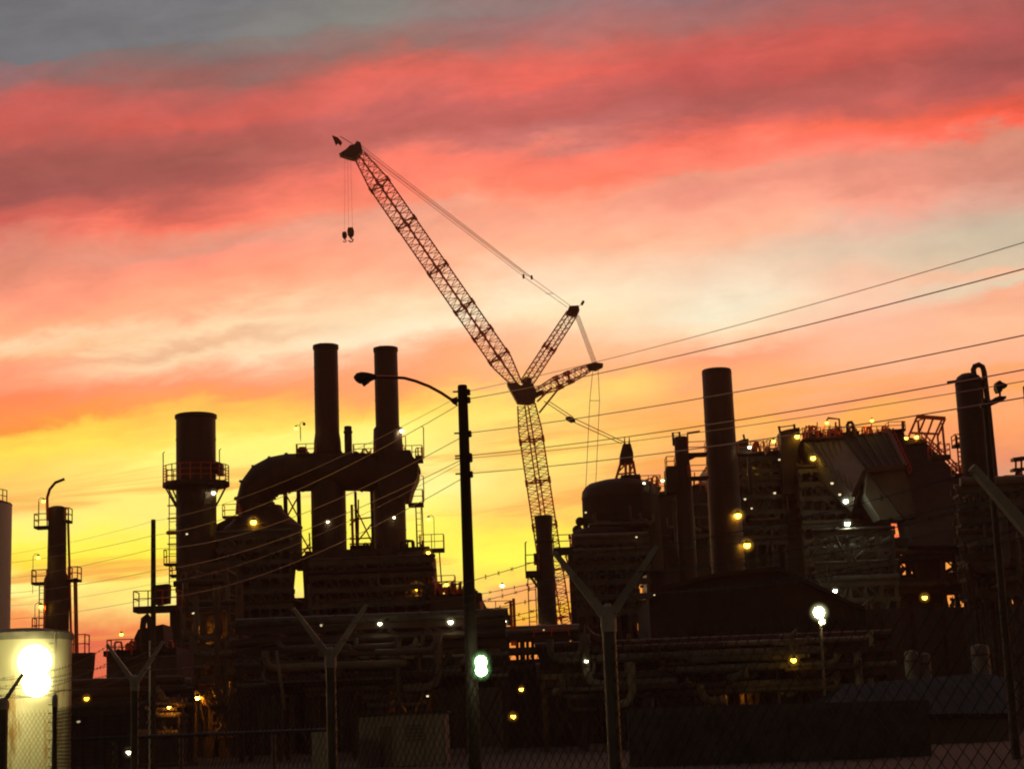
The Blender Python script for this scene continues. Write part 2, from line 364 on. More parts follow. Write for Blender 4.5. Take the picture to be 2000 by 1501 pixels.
# ------------------------------------------------------------------ crane
CY = 320.0
def lattice(A, B, widths, npan, chord, lace, phi=37, joints=(), jt=2.2, cm='red_paint', name='boom', root=None):
    """four-chord lattice from A to B; widths = [(t, side length)] along it"""
    A, B = Vector(A), Vector(B); d = (B - A).normalized(); L = (B - A).length
    a = d.cross(Vector((0, 1, 0))).normalized(); b = d.cross(a).normalized()
    ca, sa = math.cos(rad(phi)), math.sin(rad(phi)); e1 = a * ca + b * sa; e2 = -a * sa + b * ca
    def wid(t):
        for (t0, w0), (t1, w1) in zip(widths, widths[1:]):
            if t <= t1: return w0 + (w1 - w0) * (t - t0) / (t1 - t0)
        return widths[-1][1]
    st = [i / npan for i in range(npan + 1)]
    def corner(t, k):
        w = wid(t) / 2; sx, sy = ((-1, -1), (1, -1), (1, 1), (-1, 1))[k]
        return A + d * (L * t) + e1 * sx * w + e2 * sy * w
    ch = MB()
    brk = sorted(set([0.0, 1.0] + [t for t, _ in widths]))
    for k in range(4):
        for t0, t1 in zip(brk, brk[1:]): ch.tube([corner(t0, k), corner(t1, k)], chord / 2, 6)
    o = ch.build(name, cm, root)
    lc = MB()
    for i, (t0, t1) in enumerate(zip(st, st[1:])):
        tm = (t0 + t1) / 2
        for k in range(4):
            j = (k + 1) % 4
            lc.bar(corner(t0, k), corner(tm, j), lace); lc.bar(corner(tm, j), corner(t1, k), lace)
    if joints:
        jm = lc
        for t in joints:
            c = [corner(t, k) for k in range(4)]
            for k in range(4): jm.bar(c[k], c[(k + 1) % 4], lace * jt)
            for k in range(4): jm.bar(c[k] - d * .6, c[k] + d * .6, chord * 1.8)
    lc.build('lacing', cm, o)
    return o
def cp(px, py, dy=0.0): return P(px, py, CY + dy)
crane = thing('crane', 'tall red lattice crane with a raised boom and two back masts behind the plant', 'crane', cp(1098, 1385))
lattice(cp(1105, 1300), cp(1028, 790), [(0, 3.0), (.9, 3.0), (1, 2.3)], 34, .27, .10, 33, (.18, .36, .53, .70, .86), name='tower', root=crane)
lattice(cp(1012, 752), cp(702, 304), [(0, 1.2), (.10, 2.75), (.88, 2.75), (1, 1.5)], 34, .27, .10, 37, (.12, .22, .335, .50, .70, .87), name='boom', root=crane)
lattice(cp(1028, 748), cp(1117, 612), [(0, 1.7), (.12, 1.75), (.85, 1.6), (1, 1.5)], 13, .23, .09, 30, (.5,), name='mast', root=crane)
lattice(cp(1040, 770), cp(1158, 715), [(0, .9), (.35, 1.9), (.75, 1.6), (1, .8)], 10, .22, .10, 25, (.42, .6), name='back_mast', root=crane)
def cpoly(pts, th=2.4, dy=0): return MB().solid([cp(x, y, -th / 2 + dy) for x, y in pts], (0, th, 0))
cpoly([(662, 300), (676, 291), (684, 283), (692, 282), (697, 275), (704, 278), (707, 292), (700, 300), (694, 309), (680, 306)], 2.2).build('boom_head', 'crane_black', crane)
cpoly([(990, 748), (1008, 746), (1018, 752), (1030, 744), (1042, 750), (1047, 764), (1045, 782), (1032, 786), (1010, 784), (1002, 770)], 3.0).build('hinge_block', 'crane_black', crane)
cpoly([(1018, 744), (1026, 735), (1038, 737), (1038, 748), (1028, 752)], 2).build('hinge_sheave', 'crane_black', crane)
cpoly([(1112, 597), (1130, 596), (1132, 604), (1126, 615), (1106, 612)], 2.0).build('mast_head', 'crane_black', crane)
cpoly([(1146, 712), (1160, 707), (1178, 709), (1178, 714), (1164, 721), (1150, 719)], 2.0).build('back_mast_head', 'crane_black', crane)
cpoly([(1040, 768), (1060, 760), (1062, 766), (1044, 776)], 1.6).build('back_mast_foot', 'crane_black', crane)
fl = MB().bar(cp(693, 284), cp(664, 266), .10).build('flag_staff', 'grey_steel', crane)
MB().solid([cp(648, 264), cp(659, 268), cp(668, 278), cp(665, 285), cp(660, 280), cp(656, 284)], (.05, .06, 0)).build('flag', 'flag_cloth', fl)
bl = MB().bar(cp(1128, 600), cp(1138, 592), .08).build('lamp_staff', 'grey_steel', crane)
MB().solid([cp(1134, 593, -.4), cp(1138, 586, -.4), cp(1142, 588, -.4), cp(1138, 595, -.4)], (0, .8, 0)).build('beacon', 'crane_black', bl)
def ropes(lines, name='pendant', r=.048, m='rope'):
    for a, b in lines: MB().tube([a, b], r, 5).build(name, m, crane)
ropes([(cp(705, 284), cp(1038, 541)), (cp(706, 290), cp(1038, 543)), (cp(704, 296), cp(1022, 539)), (cp(704, 291), cp(1030, 540)), (cp(1022, 540), cp(1108, 600)), (cp(1038, 542), cp(1114, 597)), (cp(1066, 573), cp(1080, 573))])
for x, y in ((1022, 539), (1038, 541)): cpoly([(x - 2, y - 3), (x + 2, y - 4), (x + 3, y + 3), (x - 1, y + 4)], .5).build('pendant_link', 'crane_black', crane)
ropes([(cp(1121 + i * 2.4, 611 + i), cp(1157 + i * 2.2, 709)) for i in range(5)], 'luffing_rope', .05)
ropes([(cp(1158, 719), cp(1152, 782)), (cp(1168, 719), cp(1171, 782)), (cp(1152, 782), cp(1171, 782)), (cp(1152, 782), cp(1144, 955)), (cp(1171, 782), cp(1163, 955))], 'back_stay', .055)
for a, b in (((1078, 756), (1049, 784)), ((1098, 750), (1053, 806))): MB().bar(cp(*a), cp(*b), .32).build('strut', 'red_paint', crane)
ropes([(cp(1062, 783), cp(1112, 816)), (cp(1072, 783), cp(1120, 815)), (cp(1116, 822), cp(1214, 866)), (cp(1122, 817), cp(1221, 864))], 'boom_stay', .08, 'red_paint')
cpoly([(1104, 815), (1112, 812), (1123, 817), (1124, 822), (1116, 824), (1108, 820)], 1.0).build('stay_block', 'crane_black', crane)
cpoly([(1085, 1296), (1125, 1294), (1130, 1345), (1082, 1348)], 6).build('slewing_cab', 'red_paint', crane)
for (x, y0, y1, s, lb) in ((685, 308, 456, 1.0, 'large dark hook block hanging on long ropes under the crane boom tip'), (673, 304, 461, .72, 'smaller hook block hanging left of the large one under the boom tip')):
    c = cp(x, y1); z1 = c.z
    top = cp(x - 3 if s == 1 else x + 0.5, y0)
    xx = c.x
    t = thing('hook_block', lb, 'hook block', (xx, CY, z1), 'hook blocks under the crane boom')
    b = MB().solid([V(xx - .45 * s, CY - .35 * s, z1 + 1.1 * s), V(xx - .62 * s, CY - .35 * s, z1 + .5 * s), V(xx - .55 * s, CY - .35 * s, z1 - .3 * s), V(xx - .2 * s, CY - .35 * s, z1 - .75 * s), V(xx + .2 * s, CY - .35 * s, z1 - .75 * s), V(xx + .55 * s, CY - .35 * s, z1 - .3 * s), V(xx + .62 * s, CY - .35 * s, z1 + .5 * s), V(xx + .45 * s, CY - .35 * s, z1 + 1.1 * s)], (0, .7 * s, 0)).build('block', 'crane_black', t)
    MB().tube([V(xx, CY, z1 - .7 * s), V(xx, CY, z1 - 1.0 * s), V(xx + .42 * s, CY, z1 - 1.15 * s), V(xx + .35 * s, CY, z1 - 1.5 * s), V(xx - .1 * s, CY, z1 - 1.62 * s), V(xx - .42 * s, CY, z1 - 1.3 * s)], .13 * s, 6).build('hook', 'crane_black', t)
    for dx in ((-.35, .35) if s == 1 else (0,)): MB().tube([V(xx + dx * s, CY, z1 + 1.0 * s), top + V(dx * .8, 0, 0)], .022, 5).build('rope', 'rope', t)
# ------------------------------------------------------------------ utility poles and overhead wires
PY1, PY2 = 48.0, 90.0
def upole(label, px, py, Y, pw, extra=None):
    x = X_at(px, py, Y); z = zat(x, py, Y); r = M(pw, Y) / 2
    t = thing('utility_pole', label, 'pole', (x, Y, 0), 'wooden poles carrying the overhead wires')
    MB().lathe(x, Y, [(r * 1.35, -.3), (r, z - .05), (r * .9, z)], 16).build('pole', 'wood_pole', t)
    return t, x, z, r
p1, x1, z1p, r1 = upole('dark wooden pole carrying a long street lamp arm, right of the twin stacks', 903, 752, PY1, 19)
p2, x2, z2p, r2 = upole('thin wooden pole standing alone left of the broad stack', 299.5, 1014, PY2, 9)
cz = zat(x2, 1250, PY2)
MB().tube([V(x2 - r2 - .04, PY2 - r2 * .6, -.1), V(x2 - r2 - .04, PY2 - r2 * .6, cz)], .05, 6).build('conduit', 'silo_paint', p2)
cr = MB(); 
zb = zat(x1, 783, PY1)
arm = [V(x1 - r1, PY1, zb), P(880, 779, PY1), P(862, 767, PY1), P(838, 754, PY1), P(812, 744, PY1), P(790, 738, PY1), P(760, 736, PY1), P(728, 736, PY1)]
MB().tube(arm, .042, 8).build('lamp_arm', 'red_paint', p1)
MB().solid([P(x, y, PY1 - .09) for x, y in ((893, 774), (882, 778), (876, 777), (884, 786), (893, 791))], (0, .18, 0)).build('arm_bracket', 'dark_steel', p1)
hd = MB(); c0, c1 = P(735, 736, PY1), P(691, 737, PY1); 
hd.tube([c0, P(727, 736, PY1), P(719, 737, PY1), P(711, 738, PY1), P(703, 737.5, PY1), P(696, 736.5, PY1), c1], [.06, .10, .145, .17, .165, .12, .03], 12)
hb = hd.build('lamp_head', 'dark_steel', p1)
MB().tube([P(717, 741, PY1), P(711, 746, PY1), P(706, 741, PY1)], [.11, .13, .08], 10).build('lamp_glass', 'dark_steel', hb)
# green white floodlight fixed to that pole is a thing of its own
WIR = [(765, 1018, 1092, 472), (780, 1046, 1106, 525), (846, 1072, 1138, 657), (890, 1115, 1162, 725), (895, 1140, 1187, 748), (925, 1168, 1212, 780)]
WNAME = ['topmost', 'second from the top', 'third from the top', 'fourth from the top', 'thin fifth', 'lowest']
for k, (a, b, c, d) in enumerate(WIR):
    A = V(x1 + r1 + .03, PY1 - r1 * .5, zat(x1, a, PY1)); B = V(x2, PY2 - r2 - .03, zat(x2, b, PY2)); Cc = P(-60, c, 125); D = P(2040, d - 10, 26)
    D = D + V(0, 0, .245)
    E = A + (D - A) * 1.45
    pts = []
    def span(p, q, sag, n=14): return [p + (q - p) * (i / n) - V(0, 0, sag * 4 * (i / n) * (1 - i / n)) for i in range(n + 1)]
    left = span(Cc, B, .25); mid = span(B, A, .55 + .1 * (k % 3)); right = span(A, E, .28)
    w = MB().tube(left + mid[1:] + right[1:], .007 if k in (0, 4) else .0105, 5).build('overhead_wire', 'wire')
    tag(w, WNAME[k] + ' of the six overhead wires strung between the wooden poles', 'wire', 'overhead wires between the poles')
    for tt, pt, rr in ((p1, A, r1), (p2, B, r2)):
        MB().lathe(pt.x, pt.y, [(.03, pt.z - .12), (.06, pt.z - .08), (.045, pt.z - .03), (.06, pt.z), (.03, pt.z + .06)], 8).build('insulator', 'grey_steel', tt)
    MB().bar(A - V(2 * r1 + .16, 0, 0), A, .04).build('bracket', 'dark_steel', p1)
# ------------------------------------------------------------------ left side: silo, tank, column
def lathe_px(root, name, m, Y, cx, rows, n=40, ground=True, seam=0):
    """rows: (py, half width in photo px) from the top down, on a vertical axis at cx"""
    prof = [(max(.001, M(h, Y)), zat(cx, py, Y)) for py, h in rows][::-1]
    if ground: prof = [(prof[0][0], -.2)] + prof
    if seam:
        out = [prof[0]]
        for (r0, z0), (r1, z1) in zip(prof, prof[1:]):
            k = int((z1 - z0) / seam)
            for i in range(1, k + 1):
                z = z0 + (z1 - z0) * i / (k + 1); r = r0 + (r1 - r0) * i / (k + 1)
                out += [(r, z - .07), (r * 1.018, z - .05), (r * 1.018, z + .05), (r, z + .07)]
            out.append((r1, z1))
        prof = out
    return MB().lathe(cx, Y, prof, n).build(name, m, root)
sy = 110.0; scx, _ = hpx(-136, 20, 985, sy)
t = thing('silo', 'tall pale grey silo cut off by the left photo edge above the tank', 'silo', (scx, sy, 0))
lathe_px(t, 'shell', 'silo_paint', sy, scx, [(986, 78)]); lathe_px(t, 'roof', 'tank_rim', sy, scx, [(962, 8), (984, 77), (987, 79)], ground=False)
rp = circ(scx, sy, M(74, sy), -150, -8, 12); r = MB(); railing(r, rp, zat(scx, 985, sy), .75, .05); r.build('railing', 'dark_steel', t)
ty = 75.0; tcx, tr = hpx(-38, 135, 1300, ty)
t = thing('storage_tank', 'pale rust-stained storage tank lit by the big floodlight at lower left', 'tank', (tcx, ty, 0))
lathe_px(t, 'shell', 'tank_paint', ty, tcx, [(1250, 86.5)], 56); lathe_px(t, 'rim', 'tank_rim', ty, tcx, [(1228, 40), (1236, 86), (1238, 89), (1252, 88)], 56, False)
ld = MB(); ladder(ld, tcx + tr * .75, ty - tr * .72, 0, zat(tcx, 1240, ty), .4, .05, .35); ld.build('ladder', 'tank_rim', t)
pp = MB().tube([V(tcx - tr * .15, ty - tr - .15, 0), V(tcx - tr * .15, ty - tr - .15, zat(tcx, 1400, ty)), V(tcx - tr * .15, ty - tr + .1, zat(tcx, 1392, ty))], .07, 8); pp.build('pipe', 'tank_rim', t)
# slim column with vent pipe
ky = 170.0; kx, kr = hpx(94, 130, 1000, ky)
t = thing('column', 'slim dark process column with a hooked vent pipe on its top, left of the thin pole', 'column', (kx, ky, 0))
lathe_px(t, 'shell', 'stack_steel', ky, kx, [(988, 9), (991, 17), (1118, 18), (1130, 23.5), (1135, 24)], seam=2.4)
zt = zat(kx, 990, ky)
MB().tube([P(93, 1016, ky - 1), P(92, 972, ky - 1), P(97, 955, ky - 1), P(108, 942, ky - 1), P(126, 935, ky - 1)], .14, 8).build('vent_pipe', 'red_paint', t)
MB().tube([P(133, 1018, ky), P(136, 1120, ky), P(139, 1250, ky), P(140, 1300, ky)], .12, 8).build('pipe', 'red_paint', t)
MB().tube([P(147, 1128, ky), P(150, 1300, ky)], .2, 8).build('pipe', 'red_paint', t)
platform(t, 70, 97, 1028, ky); platform(t, 129, 138, 1016, ky); platform(t, 65, 96, 1137, ky); platform(t, 136, 156, 1131, ky)
platform(t, 66, 94, 1236, ky, h=1.4)
MB().bar(P(76, 1020, ky), P(76, 978, ky), .06).build('lamp_pole', 'red_paint', t)
l = MB(); ladder(l, X_at(90, 1180, ky), ky - 1.4, 0, zat(kx, 1137, ky)); l.build('ladder', 'red_paint', t)
# hopper beside the tank and the low pipe house
def block(name, label, cat, pts, Y, dep, m, root=None, part_='wall'):
    """building block: front outline in photo px at distance Y, extruded back; bottom goes to the ground where py is None"""
    w = [P(x, y, Y) if y is not None else V(X_at(x, 1400, Y), Y, -.2) for x, y in pts]
    t = root or thing(name, label, cat, (w[0].x, Y, 0))
    MB().solid(w, (0, dep, 0)).build(part_, m, t)
    return t
hy = 150.0
t = block('feed_hopper', 'dark feed hopper with a railing on top, just right of the storage tank', 'hopper', [(138, 1277), (180, 1273), (178, 1300), (172, 1345), (140, 1347)], hy, 1.2, 'dark_steel', part_='bin')
platform(t, 138, 171, 1275, hy, h=1.5)
for x in (143, 170): MB().bar(P(x, 1345, hy + .6), V(X_at(x, 1345, hy), hy + .6, 0), .3).build('leg', 'dark_steel', t)
t = block('pump_house', 'low dark pump house with a railed roof, between the hopper and the thin pole', 'building', [(208, 1283), (265, 1272), (345, 1262), (345, None), (208, None)], hy, 8, 'cladding')
platform(t, 212, 262, 1280, hy - .5, h=1.3, front=True)
MB().box(X_at(208, 1280, hy) - .2, X_at(345, 1280, hy), hy - .3, hy + 8.3, P(276, 1274, hy).z - .2, P(276, 1268, hy).z).build('roof_slab', 'roof_dark', t)
goose = [P(281, 1285, hy - 1), P(279, 1225, hy - 1), P(281, 1208, hy - 1), P(287, 1202, hy - 1), P(292, 1210, hy - 1), P(294, 1228, hy - 1), P(295, 1265, hy - 1)]
MB().tube(goose, .26, 10).build('gooseneck_vent', 'dark_steel', t)
block('', '', '', [(262, 1245), (270, 1228), (300, 1222), (318, 1218), (322, 1262), (262, 1272)], hy + .4, 4, 'dark_steel', t, 'equipment_box')
# platform structure left of the broad stack
ay = 160.0
t = thing('access_platform', 'railed access platform on a single post with a dark box, left of the broad stack', 'platform', V(X_at(335, 1300, ay), ay, 0))
platform(t, 265, 352, 1184, ay, 2.4, 1.35, t=.5)
MB().solid([P(x, y, ay - .8) for x, y in ((301, 1142), (328, 1139), (327, 1176), (303, 1180))], (0, 1.6, 0)).build('control_box', 'dark_steel', t)
MB().bar(P(343, 1184, ay), V(X_at(347, 1184, ay), ay, 0), .9).build('leg', 'dark_steel', t); MB().bar(P(330, 1184, ay), P(345, 1215, ay), .3).build('brace', 'dark_steel', t)
# ------------------------------------------------------------------ broad stack
fy = 200.0; fx, fr = hpx(344, 421, 812, fy)
t = thing('broad_stack', 'broad dark stack with a ring platform halfway, leftmost of the large stacks', 'stack', (fx, fy, 0))
lathe_px(t, 'shell', 'stack_steel', fy, fx, [(812, 37), (813, 38.2), (950, 38.2), (952, 38.6), (1060, 38.6)], 48, seam=2.9)
lathe_px(t, 'rim', 'dark_steel', fy, fx, [(810, 38.6), (811, 40.6), (817, 40.6), (818, 38.6)], 48, False)
zr = zat(fx, 944, fy); R1 = M(64, fy)
ring = ring_floor(MB(), fx, fy, fr * .98, R1, zr - .35, .4, n=36)
for a in range(0, 360, 30): ring.bar((fx + R1 * .93 * math.cos(rad(a)), fy + R1 * .93 * math.sin(rad(a)), zr - .3), (fx + fr * math.cos(rad(a)), fy + fr * math.sin(rad(a)), zr - 2.6), .16)
pf = ring.build('ring_platform', 'dark_steel', t)
railing(MB(), circ(fx, fy, R1 * .985, 0, 360, 20), zr, 1.9, .10, 3).build('railing', 'red_paint', pf)
for px, pyt in ((319, 884), (429, 878)):
    q = P(px, 925, fy); MB().tube([q, P(px - .5, pyt, fy), P(px + 3, pyt - 2, fy)], .06, 6).build('mast', 'dark_steel', t)
MB().solid([P(x, y, fy - 1) for x, y in ((421, 900), (432, 903), (432, 925), (421, 925))], (0, 2, 0)).build('junction_box', 'dark_steel', t)
l = MB(); ladder(l, fx - fr - .35, fy, zat(fx, 1150, fy), zr, .9, .1, .9)
for py in (985, 1010, 1035, 1060): l.bar((fx - fr - 1.0, fy, zat(fx, py, fy)), (fx - fr, fy, zat(fx, py, fy)), .14)
l.build('ladder', 'red_paint', t)
platform(t, 322, 352, 1100, fy, h=1.5); platform(t, 333, 352, 1122, fy, 1.6, .9); platform(t, 326, 350, 1040, fy, 1, .1, t=.15)
# ------------------------------------------------------------------ boiler with duct and twin stacks
by = 205.0
bx, br = hpx(441, 588, 1040, by)
t = thing('boiler', 'dark round boiler casing with a conical roof under the big elbow duct', 'boiler', (bx, by, 0))
lathe_px(t, 'casing', 'cladding', by, bx, [(1032, 73.5), (1088, 73.5), (1112, 61), (1150, 57), (1168, 58), (1178, 74)], 44)
lathe_px(t, 'conical_roof', 'dark_steel', by, bx, [(988, 36), (1000, 40), (1030, 75), (1034, 75)], 44, False)
for py in (1048, 1082):
    z = zat(bx, py, by); MB().lathe(bx, by, [(br * 1.005, z - .15), (br * 1.03, z - .1), (br * 1.03, z + .1), (br * 1.005, z + .15)], 44).build('stiffener', 'dark_steel', t)
platform(t, 436, 470, 1008, by - br * .6, h=1.3)
t = thing('flue_duct', 'huge dark elbow duct bending up from the boiler and running to the twin stacks', 'duct', P(495, 1010, by))
du = [P(496, 1004, by), P(497, 978, by), P(503, 956, by), P(517, 939, by), P(538, 928, by), P(562, 923, by), P(620, 921, by), P(700, 921, by), P(790, 926, by)]
rr = M(37.5, by)
dm = MB().tube(du, [M(36, by), M(35, by), M(36, by), M(38, by), M(38, by), rr, rr, rr, rr], 20, True)
d = dm.build('duct', 'dark_steel', t)
for i, p in enumerate(du[1:6]):
    dd = (du[i + 2] - du[i]).normalized(); MB().tube([p - dd * .12, p + dd * .12], rr * 1.06, 20, True).build('flange', 'dark_steel', d)
for px in (590, 705): MB().tube([P(px, 921, by), P(px + 4, 921, by)], rr * 1.05, 20, True).build('flange', 'dark_steel', d)
MB().solid([P(x, y, by - 2.2) for x, y in ((737, 886), (770, 880), (800, 878), (806, 890), (817, 905), (815, 930), (805, 952), (799, 975), (738, 975))], (0, 4.4, 0)).build('plenum', 'dark_steel', t)
MB().solid([P(x, y, by - .8) for x, y in ((578, 880), (585, 872), (597, 872), (600, 884), (590, 888))], (0, 1.6, 0)).build('damper_box', 'dark_steel', t)
for a, b in ((579, 619), (690, 735)): platform(t, a, b, 887, by - 1.2, 1.2, 1.15)
STK = [('left of the twin tall thin stacks rising from the elbow duct', 612, 660, 675, [(675, 23.6), (845, 23.6), (862, 26), (884, 27), (960, 33.5), (1080, 33.5)]),
       ('right of the twin tall thin stacks, with the street lamp in front of it', 730, 776, 680, [(680, 23), (832, 23), (838, 27.5), (880, 29), (955, 31), (1075, 31)])]
for lb, a, b, py, rows in STK:
    cx, r_ = hpx(a, b, py, by)
    t = thing('thin_stack', lb, 'stack', (cx, by, 0), 'twin stacks on the elbow duct')
    lathe_px(t, 'shell', 'stack_steel', by, cx, rows, 40, seam=3.1)
    z = zat(cx, py, by); MB().lathe(cx, by, [(r_ * 1.0, z - .5), (r_ * 1.05, z - .4), (r_ * 1.05, z + .02), (r_ * .9, z + .03)], 40).build('rim', 'dark_steel', t)
    MB().bar((cx - r_ * .45, by, z), (cx - r_ * .45, by, z + .35), .12).build('lightning_rod', 'dark_steel', t)
    for q in (885,):
        zz = zat(cx, q, by); MB().lathe(cx, by, [(r_ * 1.15, zz - .2), (r_ * 1.22, zz), (r_ * 1.15, zz + .2)], 40).build('collar', 'dark_steel', t)
cx, r_ = hpx(672, 687, 834, by)
t = thing('relief_stack', 'short stub stack standing on the duct between the twin stacks', 'stack', P(680, 890, by))
MB().lathe(cx, by, [(r_ * 1.15, zat(cx, 900, by)), (r_, zat(cx, 880, by)), (r_, zat(cx, 833, by)), (r_ * .8, zat(cx, 832, by))], 20).build('shell', 'stack_steel', t)
MB().lathe(cx, by, [(r_ * 1.02, zat(cx, 846, by)), (r_ * 1.18, zat(cx, 845, by)), (r_ * 1.18, zat(cx, 842, by)), (r_ * 1.02, zat(cx, 841, by))], 20).build('rim', 'dark_steel', t)
t = thing('stair_platforms', 'stacked railed platforms with thin lamp masts on the right side of the twin stacks', 'platform', V(X_at(812, 1080, by), by, 0))
for a, b, c, h in ((786, 826, 897, 1.5), (798, 821, 918, .1), (798, 827, 983, 1.5), (820, 868, 1072, 1.6)): platform(t, a, b, c, by, 2, h, t=.35)
for px, a, b in ((828, 895, 832), (793, 895, 850), (828, 980, 928)): MB().tube([P(px, a, by), P(px - 1, b + 2, by), P(px - 6, b, by)], .06, 6).build('mast', 'red_paint', t)
for px, a, b in ((812, 988, 1080), (824, 988, 1072), (846, 1075, 1128), (858, 1075, 1135)): MB().bar(P(px, a, by), P(px + 4, b, by), .14).build('post', 'red_paint', t)
l = MB(); ladder(l, X_at(818, 1030, by), by, zat(X_at(818, 1030, by), 1078, by), zat(X_at(818, 1030, by), 985, by), .6, .08, .7); l.build('ladder', 'red_paint', t)
t = block('link_house', 'dark connecting house filling the space between the broad stack and the boiler', 'building', [(352, 1064), (400, 1034), (425, 1022), (452, 1008), (470, 1040), (470, None), (352, None)], by + 1, 9, 'cladding')
MB().tube([P(362, 1043, by - 3), P(424, 1025, by - 3)], .2, 8).build('pipe', 'lagging', t)
for py in (1075, 1110, 1150, 1190): MB().bar(P(350, py, by + .7), P(470, py - 4, by + .7), .3).build('beam', 'dark_steel', t)
# steel seen through the openings under the duct
t = thing('duct_frame', 'braced steel frame standing under the elbow duct left of the twin stacks', 'frame', V(X_at(570, 1100, by), by + 3, 0))
for a in ((557, 958), (583, 960), (604, 1040)): MB().bar(P(*a, by + 3), P(a[0] + 4, 1110, by + 3), .45 if a[0] < 600 else .15).build('column', 'dark_steel', t)
for a, b in (((559, 966), (584, 1012)), ((584, 966), (559, 1012)), ((586, 1040), (612, 1086)), ((586, 1086), (606, 1060)), ((583, 1074), (612, 1068))): MB().bar(P(*a, by + 3), P(*b, by + 3), .16).build('brace', 'red_paint', t)
MB().solid([P(x, y, by + 2) for x, y in ((588, 1086), (600, 1080), (620, 1072), (620, 1110), (578, 1112), (578, 1092))], (0, 2, 0)).build('gusset', 'dark_steel', t)
t = thing('stack_frame', 'braced steel frame with railings seen between the legs of the twin stacks', 'frame', V(X_at(710, 1080, by), by + 3, 0))
for a in (694, 727): MB().bar(P(a, 960, by + 3), P(a + 4, 1085, by + 3), .5 if a > 700 else .3).build('column', 'dark_steel', t)
MB().bar(P(687, 985, by + 3), P(690, 1085, by + 3), .3).build('column', 'red_paint', t)
for a, b in (((692, 985), (728, 1062)), ((694, 1062), (740, 1005)), ((683, 1015), (740, 1008)), ((683, 1062), (740, 1060)), ((683, 1052), (740, 1049)), ((700, 975), (700, 1070)), ((735, 975), (737, 1070)), ((683, 1025), (700, 1010))): MB().bar(P(*a, by + 3), P(*b, by + 3), .16).build('brace', 'red_paint', t)
MB().tube([P(684, 1070, by + 3), P(742, 1068, by + 3)], .35, 8).build('pipe', 'dark_steel', t)
# ------------------------------------------------------------------ boiler houses
def pipes_on(root, px0, px1, py0, py1, Y, n, seed, m=('pipe_steel', 'lagging', 'grey_steel', 'dark_steel'), rmin=.10, rmax=.34):
    """bent process pipes, ducts and stubs in front of a wall, each a part"""
    rn = random.Random(seed)
    for i in range(n):
        a, b = rn.uniform(px0, px1), rn.uniform(px0, px1); c, d = sorted((rn.uniform(py0, py1), rn.uniform(py0, py1)))
        y = Y - rn.uniform(.3, 2.6); r = rn.uniform(rmin, rmax)
        if rn.random() < .5: b = a + (b - a) * .35
        else: d = c + (d - c) * .3
        p = P(a, c, y); q = P(b, d, y)
        pts = [p, V(p.x, y, q.z + r * 2.5), V(p.x + math.copysign(r * .8, q.x - p.x), y, q.z + r * .7), V(p.x + math.copysign(r * 2.5, q.x - p.x), y, q.z), q, V(q.x, y + 2.5, q.z)]
        MB().tube(pts, r, 8).build('pipe', rn.choice(m), root)
t = block('boiler_house', 'big dark boiler house under the twin stacks, right edge bare against the sunset', 'building', [(588, 1092), (620, 1072), (700, 1072), (838, 1066), (842, 1122), (842, None), (594, None), (594, 1168), (591, 1112)], by - 4, 16, 'cladding')
wb = MB().solid([P(x, y, by - 4.15) for x, y in ((776, 1078), (832, 1074), (833, 1104), (778, 1108))], (0, .2, 0)).build('wall_panel', 'pale_cladding', t)
for px in (600, 640, 690, 740, 790, 835): MB().bar(P(px, 1076, by - 4.6), V(X_at(px + 6, 1250, by - 4), by - 4.6, 0), .5).build('column', 'dark_steel', t)
for py in (1112, 1160, 1200, 1245): MB().bar(P(594, py + 4, by - 4.7), P(840, py - 5, by - 4.7), .4).build('beam', 'dark_steel', t)
pipes_on(t, 600, 835, 1115, 1330, by - 5, 22, 3)
platform(t, 838, 890, 1148, by - 4, 2.5, 1.3, t=.4)
t = block('annex', 'dark flat-roofed annex right of the boiler house, behind the street lamp pole', 'building', [(842, 1162), (938, 1156), (940, 1172), (941, None), (843, None)], by - 8, 12, 'cladding')
block('', '', '', [(926, 1158), (941, 1157), (942, 1172), (927, 1173)], by - 8.3, 2, 'dark_steel', t, 'roof_box')
platform(t, 850, 925, 1160, by - 7, 2, 1.3)
for px in (862, 873, 889): MB().tube([P(px, 1160, by - 9), P(px - 1, 1140, by - 9), P(px + 9, 1137, by - 9), P(px + 10, 1158, by - 9)], .2, 8).build('pipe', 'red_paint', t)
t = block('switch_house', 'squat dark switch house with an overhanging railed roof, left of the lit sky gap', 'building', [(930, 1206), (983, 1203), (986, 1238), (988, None), (930, None)], by - 12, 10, 'pale_cladding')
MB().box(X_at(926, 1205, by - 12), X_at(998, 1205, by - 12), by - 12.6, by - 2, P(960, 1206, by - 12).z - .3, P(960, 1203, by - 12).z).build('roof_slab', 'roof_dark', t)
platform(t, 938, 1000, 1202, by - 12, 2, 1.5, t=.2)
